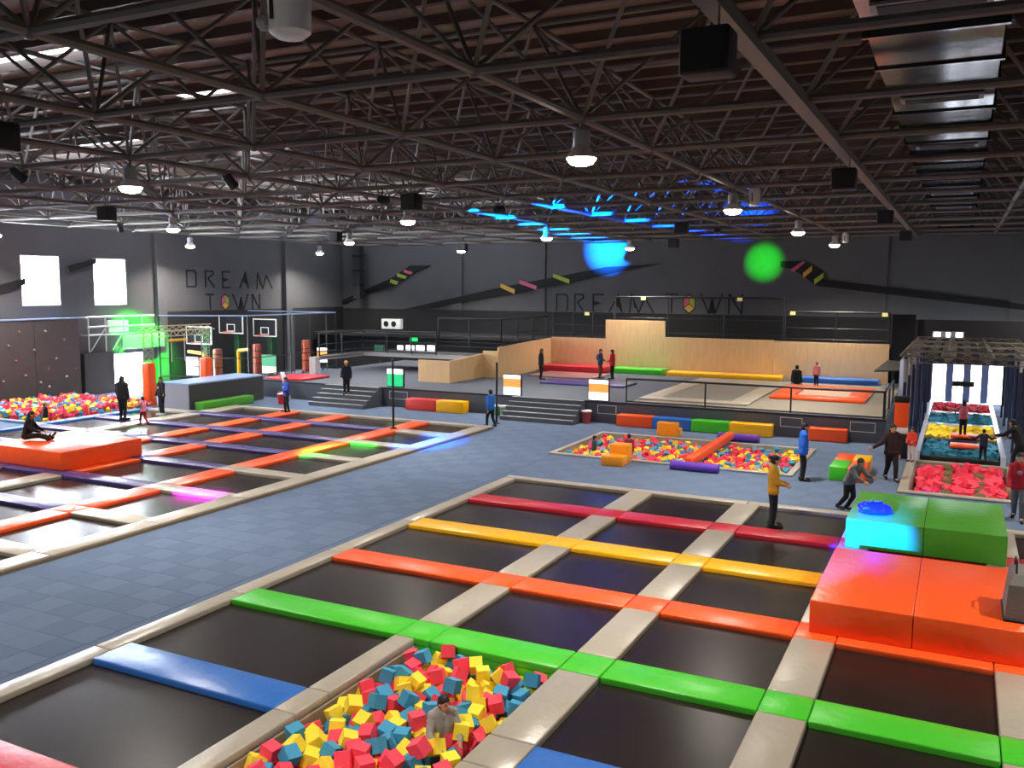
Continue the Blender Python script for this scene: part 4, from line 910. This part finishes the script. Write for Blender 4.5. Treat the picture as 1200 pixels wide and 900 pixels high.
    remesh_job(hr, 'hair', HAIR, root, vox*H/1.65)
    for s in (-1, 1):
        e = MB().ball(hd+T@Vector((s*.02, .053, .008))*H, .0085*H, 8, 6); JOBS.append((e, 'eye', EYE, root))
    e = MB().ball(hd+T@Vector((0, .055, -.036))*H, 0, 8, 6, rad=(.017*H, .006*H, .005*H)); JOBS.append((e, 'mouth', LIP, root))
    if hat:
        e = MB().lathe([(.062*H, -.01*H), (.06*H, .03*H), (.035*H, .055*H)], hd+Vector((0, -.004, .03))*H, 14); e.box(-.045*H+hd.x, .045*H+hd.x, hd.y+.03*H, hd.y+.105*H, hd.z+.02*H, hd.z+.028*H)
        JOBS.append((e, 'cap', cloth(hat), root))
    if print_col:
        f = J['che']; e = MB().ball(f+Vector((0, (.075+g)*ca*H, .01*H)), 0, 10, 6, rad=(.035*H, .012*H, .035*H)); JOBS.append((e, 'shirt_print', cloth(print_col), root))
    if pack:
        f = J['che']; e = MB().ball(f+Vector((0, -.1*H, 0)), 0, 12, 8, rad=(.07*H, .05*H, .11*H)); JOBS.append((e, 'backpack', cloth(pack), root))
    return root
def build_people():
    TMP.view_layers[0].update(); dg = TMP.view_layers[0].depsgraph
    for src, name, ma, root in JOBS:
        if isinstance(src, MB): me, _ = src.mesh(name, ma, smooth=True, org=Vector((0, 0, 0)))
        else:
            me = bpy.data.meshes.new_from_object(src.evaluated_get(dg)); me.name = name
            me.materials.clear(); me.materials.append(ma); me.polygons.foreach_set('use_smooth', [True]*len(me.polygons))
        o = bpy.data.objects.new(name, me); COL.objects.link(o)
        if name in ('body', 'top'): BODY[(root.name, name)] = o
        o.parent = BODY[(root.name, 'body')] if name in ('eye', 'mouth') else BODY[(root.name, 'top')] if name == 'shirt_print' else root
    for src, *_ in JOBS:
        if not isinstance(src, MB): bpy.data.objects.remove(src, do_unlink=True)
    bpy.data.scenes.remove(TMP)
WALK = {'L': ((.004, .09, -.22), (.006, .10, -.445)), 'R': ((.004, -.02, -.235), (.004, -.15, -.425))}
ASWING = {'L': ((.03, -.06, -.165), (.035, -.07, -.32)), 'R': ((.03, .05, -.165), (.035, .13, -.29))}
FWD = {'L': ((.03, .03, -.165), (-.01, .15, -.2)), 'R': ((.03, .03, -.165), (-.01, .15, -.2))}
SPREAD = {'L': ((.13, .02, -.1), (.26, .05, -.06)), 'R': ((.13, .02, -.1), (.26, .05, -.06))}
SIT = {'L': ((.02, .235, .0), (.03, .45, -.045)), 'R': ((.03, .23, .03), (.03, .43, -.045))}
deg = math.radians
person('woman in mustard top and black trousers standing on the rainbow court', (4.02, 8.95, ZBED), deg(-70), 1.67, 'c89a28', '141416', arms=FWD, hair='bun', vox=.011)
person('person in bright blue jacket and black trousers standing on the carpet', (3.83, 14.6, 0), deg(-75), 1.68, '1f62c8', '121214', coat=.6, vox=.011)
person('person in dark maroon jacket walking with one arm stretched out', (6.12, 15.85, 0), deg(-160), 1.66, '2e1a20', '0f0f11', coat=1, legs=WALK, arms={'L': ((.03, -.04, -.165), (.04, -.05, -.32)), 'R': ((.1, .06, -.12), (.24, .08, -.2))}, hair='long', vox=.011)
person('boy in grey top bending forward behind the green block', (5.42, 11.5, 0), deg(-125), 1.5, '6e6c6a', '121214', lean=30, arms={'L': ((.02, .12, -.12), (-.02, .26, -.12)), 'R': ((.02, .1, -.13), (-.02, .22, -.18))}, legs={'L': ((.01, .05, -.23), (.01, -.08, -.44)), 'R': ((.01, .0, -.235), (.01, -.16, -.42))}, vox=.011)
person('child in red orange top and white trousers by the red pit', (6.52, 18.9, .07), deg(160), 1.08, 'e04532', 'c9c0bc', arms=FWD, shoes='2a2a2c')
person('child in pink top with arms spread balancing on the lane', (7.98, 23.5, .36), deg(5), 1.25, 'c86a80', '15161a', arms=SPREAD, hair='long')
person('small child in navy top stepping onto the lane', (8.55, 19.35, .2), deg(10), 1.0, '1e2748', '101014', legs=WALK, arms=SPREAD)
person('adult in black reaching a hand toward the small navy child', (9.55, 19.3, 0), deg(60), 1.62, '131318', '1a1a1e', lean=22, arms={'L': ((.1, .1, -.1), (.2, .22, -.12)), 'R': ((.03, .05, -.16), (.0, .16, -.2))}, legs=WALK)
person('man in red sweater and grey jeans walking beside the green block', (9.18, 12.4, 0), deg(175), 1.66, 'c0283c', '585c66', legs=WALK, arms=ASWING, print_col='9a8090', vox=.011)
person('child in beige top following the man in the red sweater', (9.6, 13.7, 0), deg(165), 1.15, 'cbbfa8', '16161a', legs=WALK, arms=ASWING)
person('boy in grey shirt half buried in the foam cubes', (2.2, -2.95, -.72), deg(-130), 1.32, 'a09c98', '3a3a44', lean=12, arms={'L': ((.05, .05, -.15), (.0, .2, -.2)), 'R': ((.05, .06, -.14), (.02, .2, -.2))}, vox=.0085, head_turn=.3)
person('walker in blue jacket and black trousers passing the slim post', (-8.85, 19.2, 0), deg(60), 1.5, '2b74c8', '131316', legs=WALK, arms=ASWING)
person('player in blue jersey and black shorts on the orange pad', (-18.3, 18.1, ZP), deg(160), 1.5, '2a4fb0', '141418', legs={'L': ((.02, .02, -.235), (.05, -.01, -.455)), 'R': ((.02, .02, -.235), (.05, -.01, -.455))}, print_col='c8d0dc', arms=FWD)
person('person in dark clothes and yellow cap climbing the carpeted steps', (-17.8, 21.7, .53), deg(-150), 1.55, '1c2030', '14161e', hat='c8a038', arms=ASWING)
person('tall person in long black coat standing on the purple pad', (-22.5, 13.1, ZP), deg(10), 1.78, '16181e', '101216', coat=1.6, arms={'L': ((.06, .02, -.17), (.1, .1, -.27)), 'R': ((.03, .0, -.17), (.03, .03, -.32))}, hair='long')
person('person in black sweatshirt with white print by the grey platform', (-22.3, 14.9, ZP), deg(170), 1.6, '14141a', '1c2230', print_col='b8b4b0', arms={'L': ((.05, .04, -.16), (.14, .1, -.24)), 'R': ((.05, .0, -.17), (.06, .06, -.31))}, shoes='c8ccd4')
person('little girl in pink jacket and crimson leggings walking on purple pad', (-20.7, 12.55, ZP), deg(90), 1.12, 'd88a9a', '9a1c40', legs=WALK, arms=SPREAD, hair='tail')
person('person in black sitting with legs out on the orange block', (-18.35, 6.0, .68), deg(-55), 1.62, '0f0f12', '101012', legs=SIT, sit=True, lean=14, hair='tail', arms={'L': ((.03, .08, -.14), (.0, .22, -.2)), 'R': ((.03, .08, -.14), (.0, .22, -.2))})
person('child in black with tan cap seated in the climbing wall pit', (-25.4, 11.75, .0), deg(-30), 1.35, '14141a', '16161a', hat='b08a58', sink=.55)
person('child in orange top playing in the climbing wall pit', (-25.6, 15.4, .0), deg(120), 1.1, 'b87830', '2a2a30', sink=.6, lean=25)
person('child in dark red top at the edge of the purple pads', (-15.3, 2.7, ZBED), deg(40), 1.0, '5a1c28', '141416', arms=FWD)
person('person in long black coat standing on the pale pink stage mat', (-11.3, 29.3, ZS), deg(-60), 1.55, '15171c', '101214', coat=1.6)
person('person in green blue top wearing a backpack on the stage', (-8.85, 31.3, ZS), deg(-90), 1.5, '2c4a58', '6a4a3c', pack='33508a', arms=FWD)
person('person in red jacket holding the backpack wearer on the stage', (-8.15, 31.2, ZS), deg(90), 1.5, 'c81f34', '121215', arms=FWD, coat=.6)
person('person in black sitting on the stage near the blue pad', (.75, 32.6, ZS+.02), deg(0), 1.6, '101013', '141417', legs={'L': ((.1, .16, .02), (.0, .2, -.06)), 'R': ((.1, .16, .02), (.0, .16, -.06))}, sit=True, lean=10)
person('child in pink top and black trousers standing on the stage', (1.65, 32.8, ZS+.02), deg(170), 1.12, 'e08a8a', '121214')
person('dark haired child deep in the long foam pit by the corner', (-3.3, 16.3, 0), deg(-60), 1.1, '38404c', '202024', sink=.6)
person('child with black hair in the long foam pit behind the amber block', (-2.15, 16.6, 0), deg(30), 1.15, '8a3040', '202024', sink=.55)
build_people()
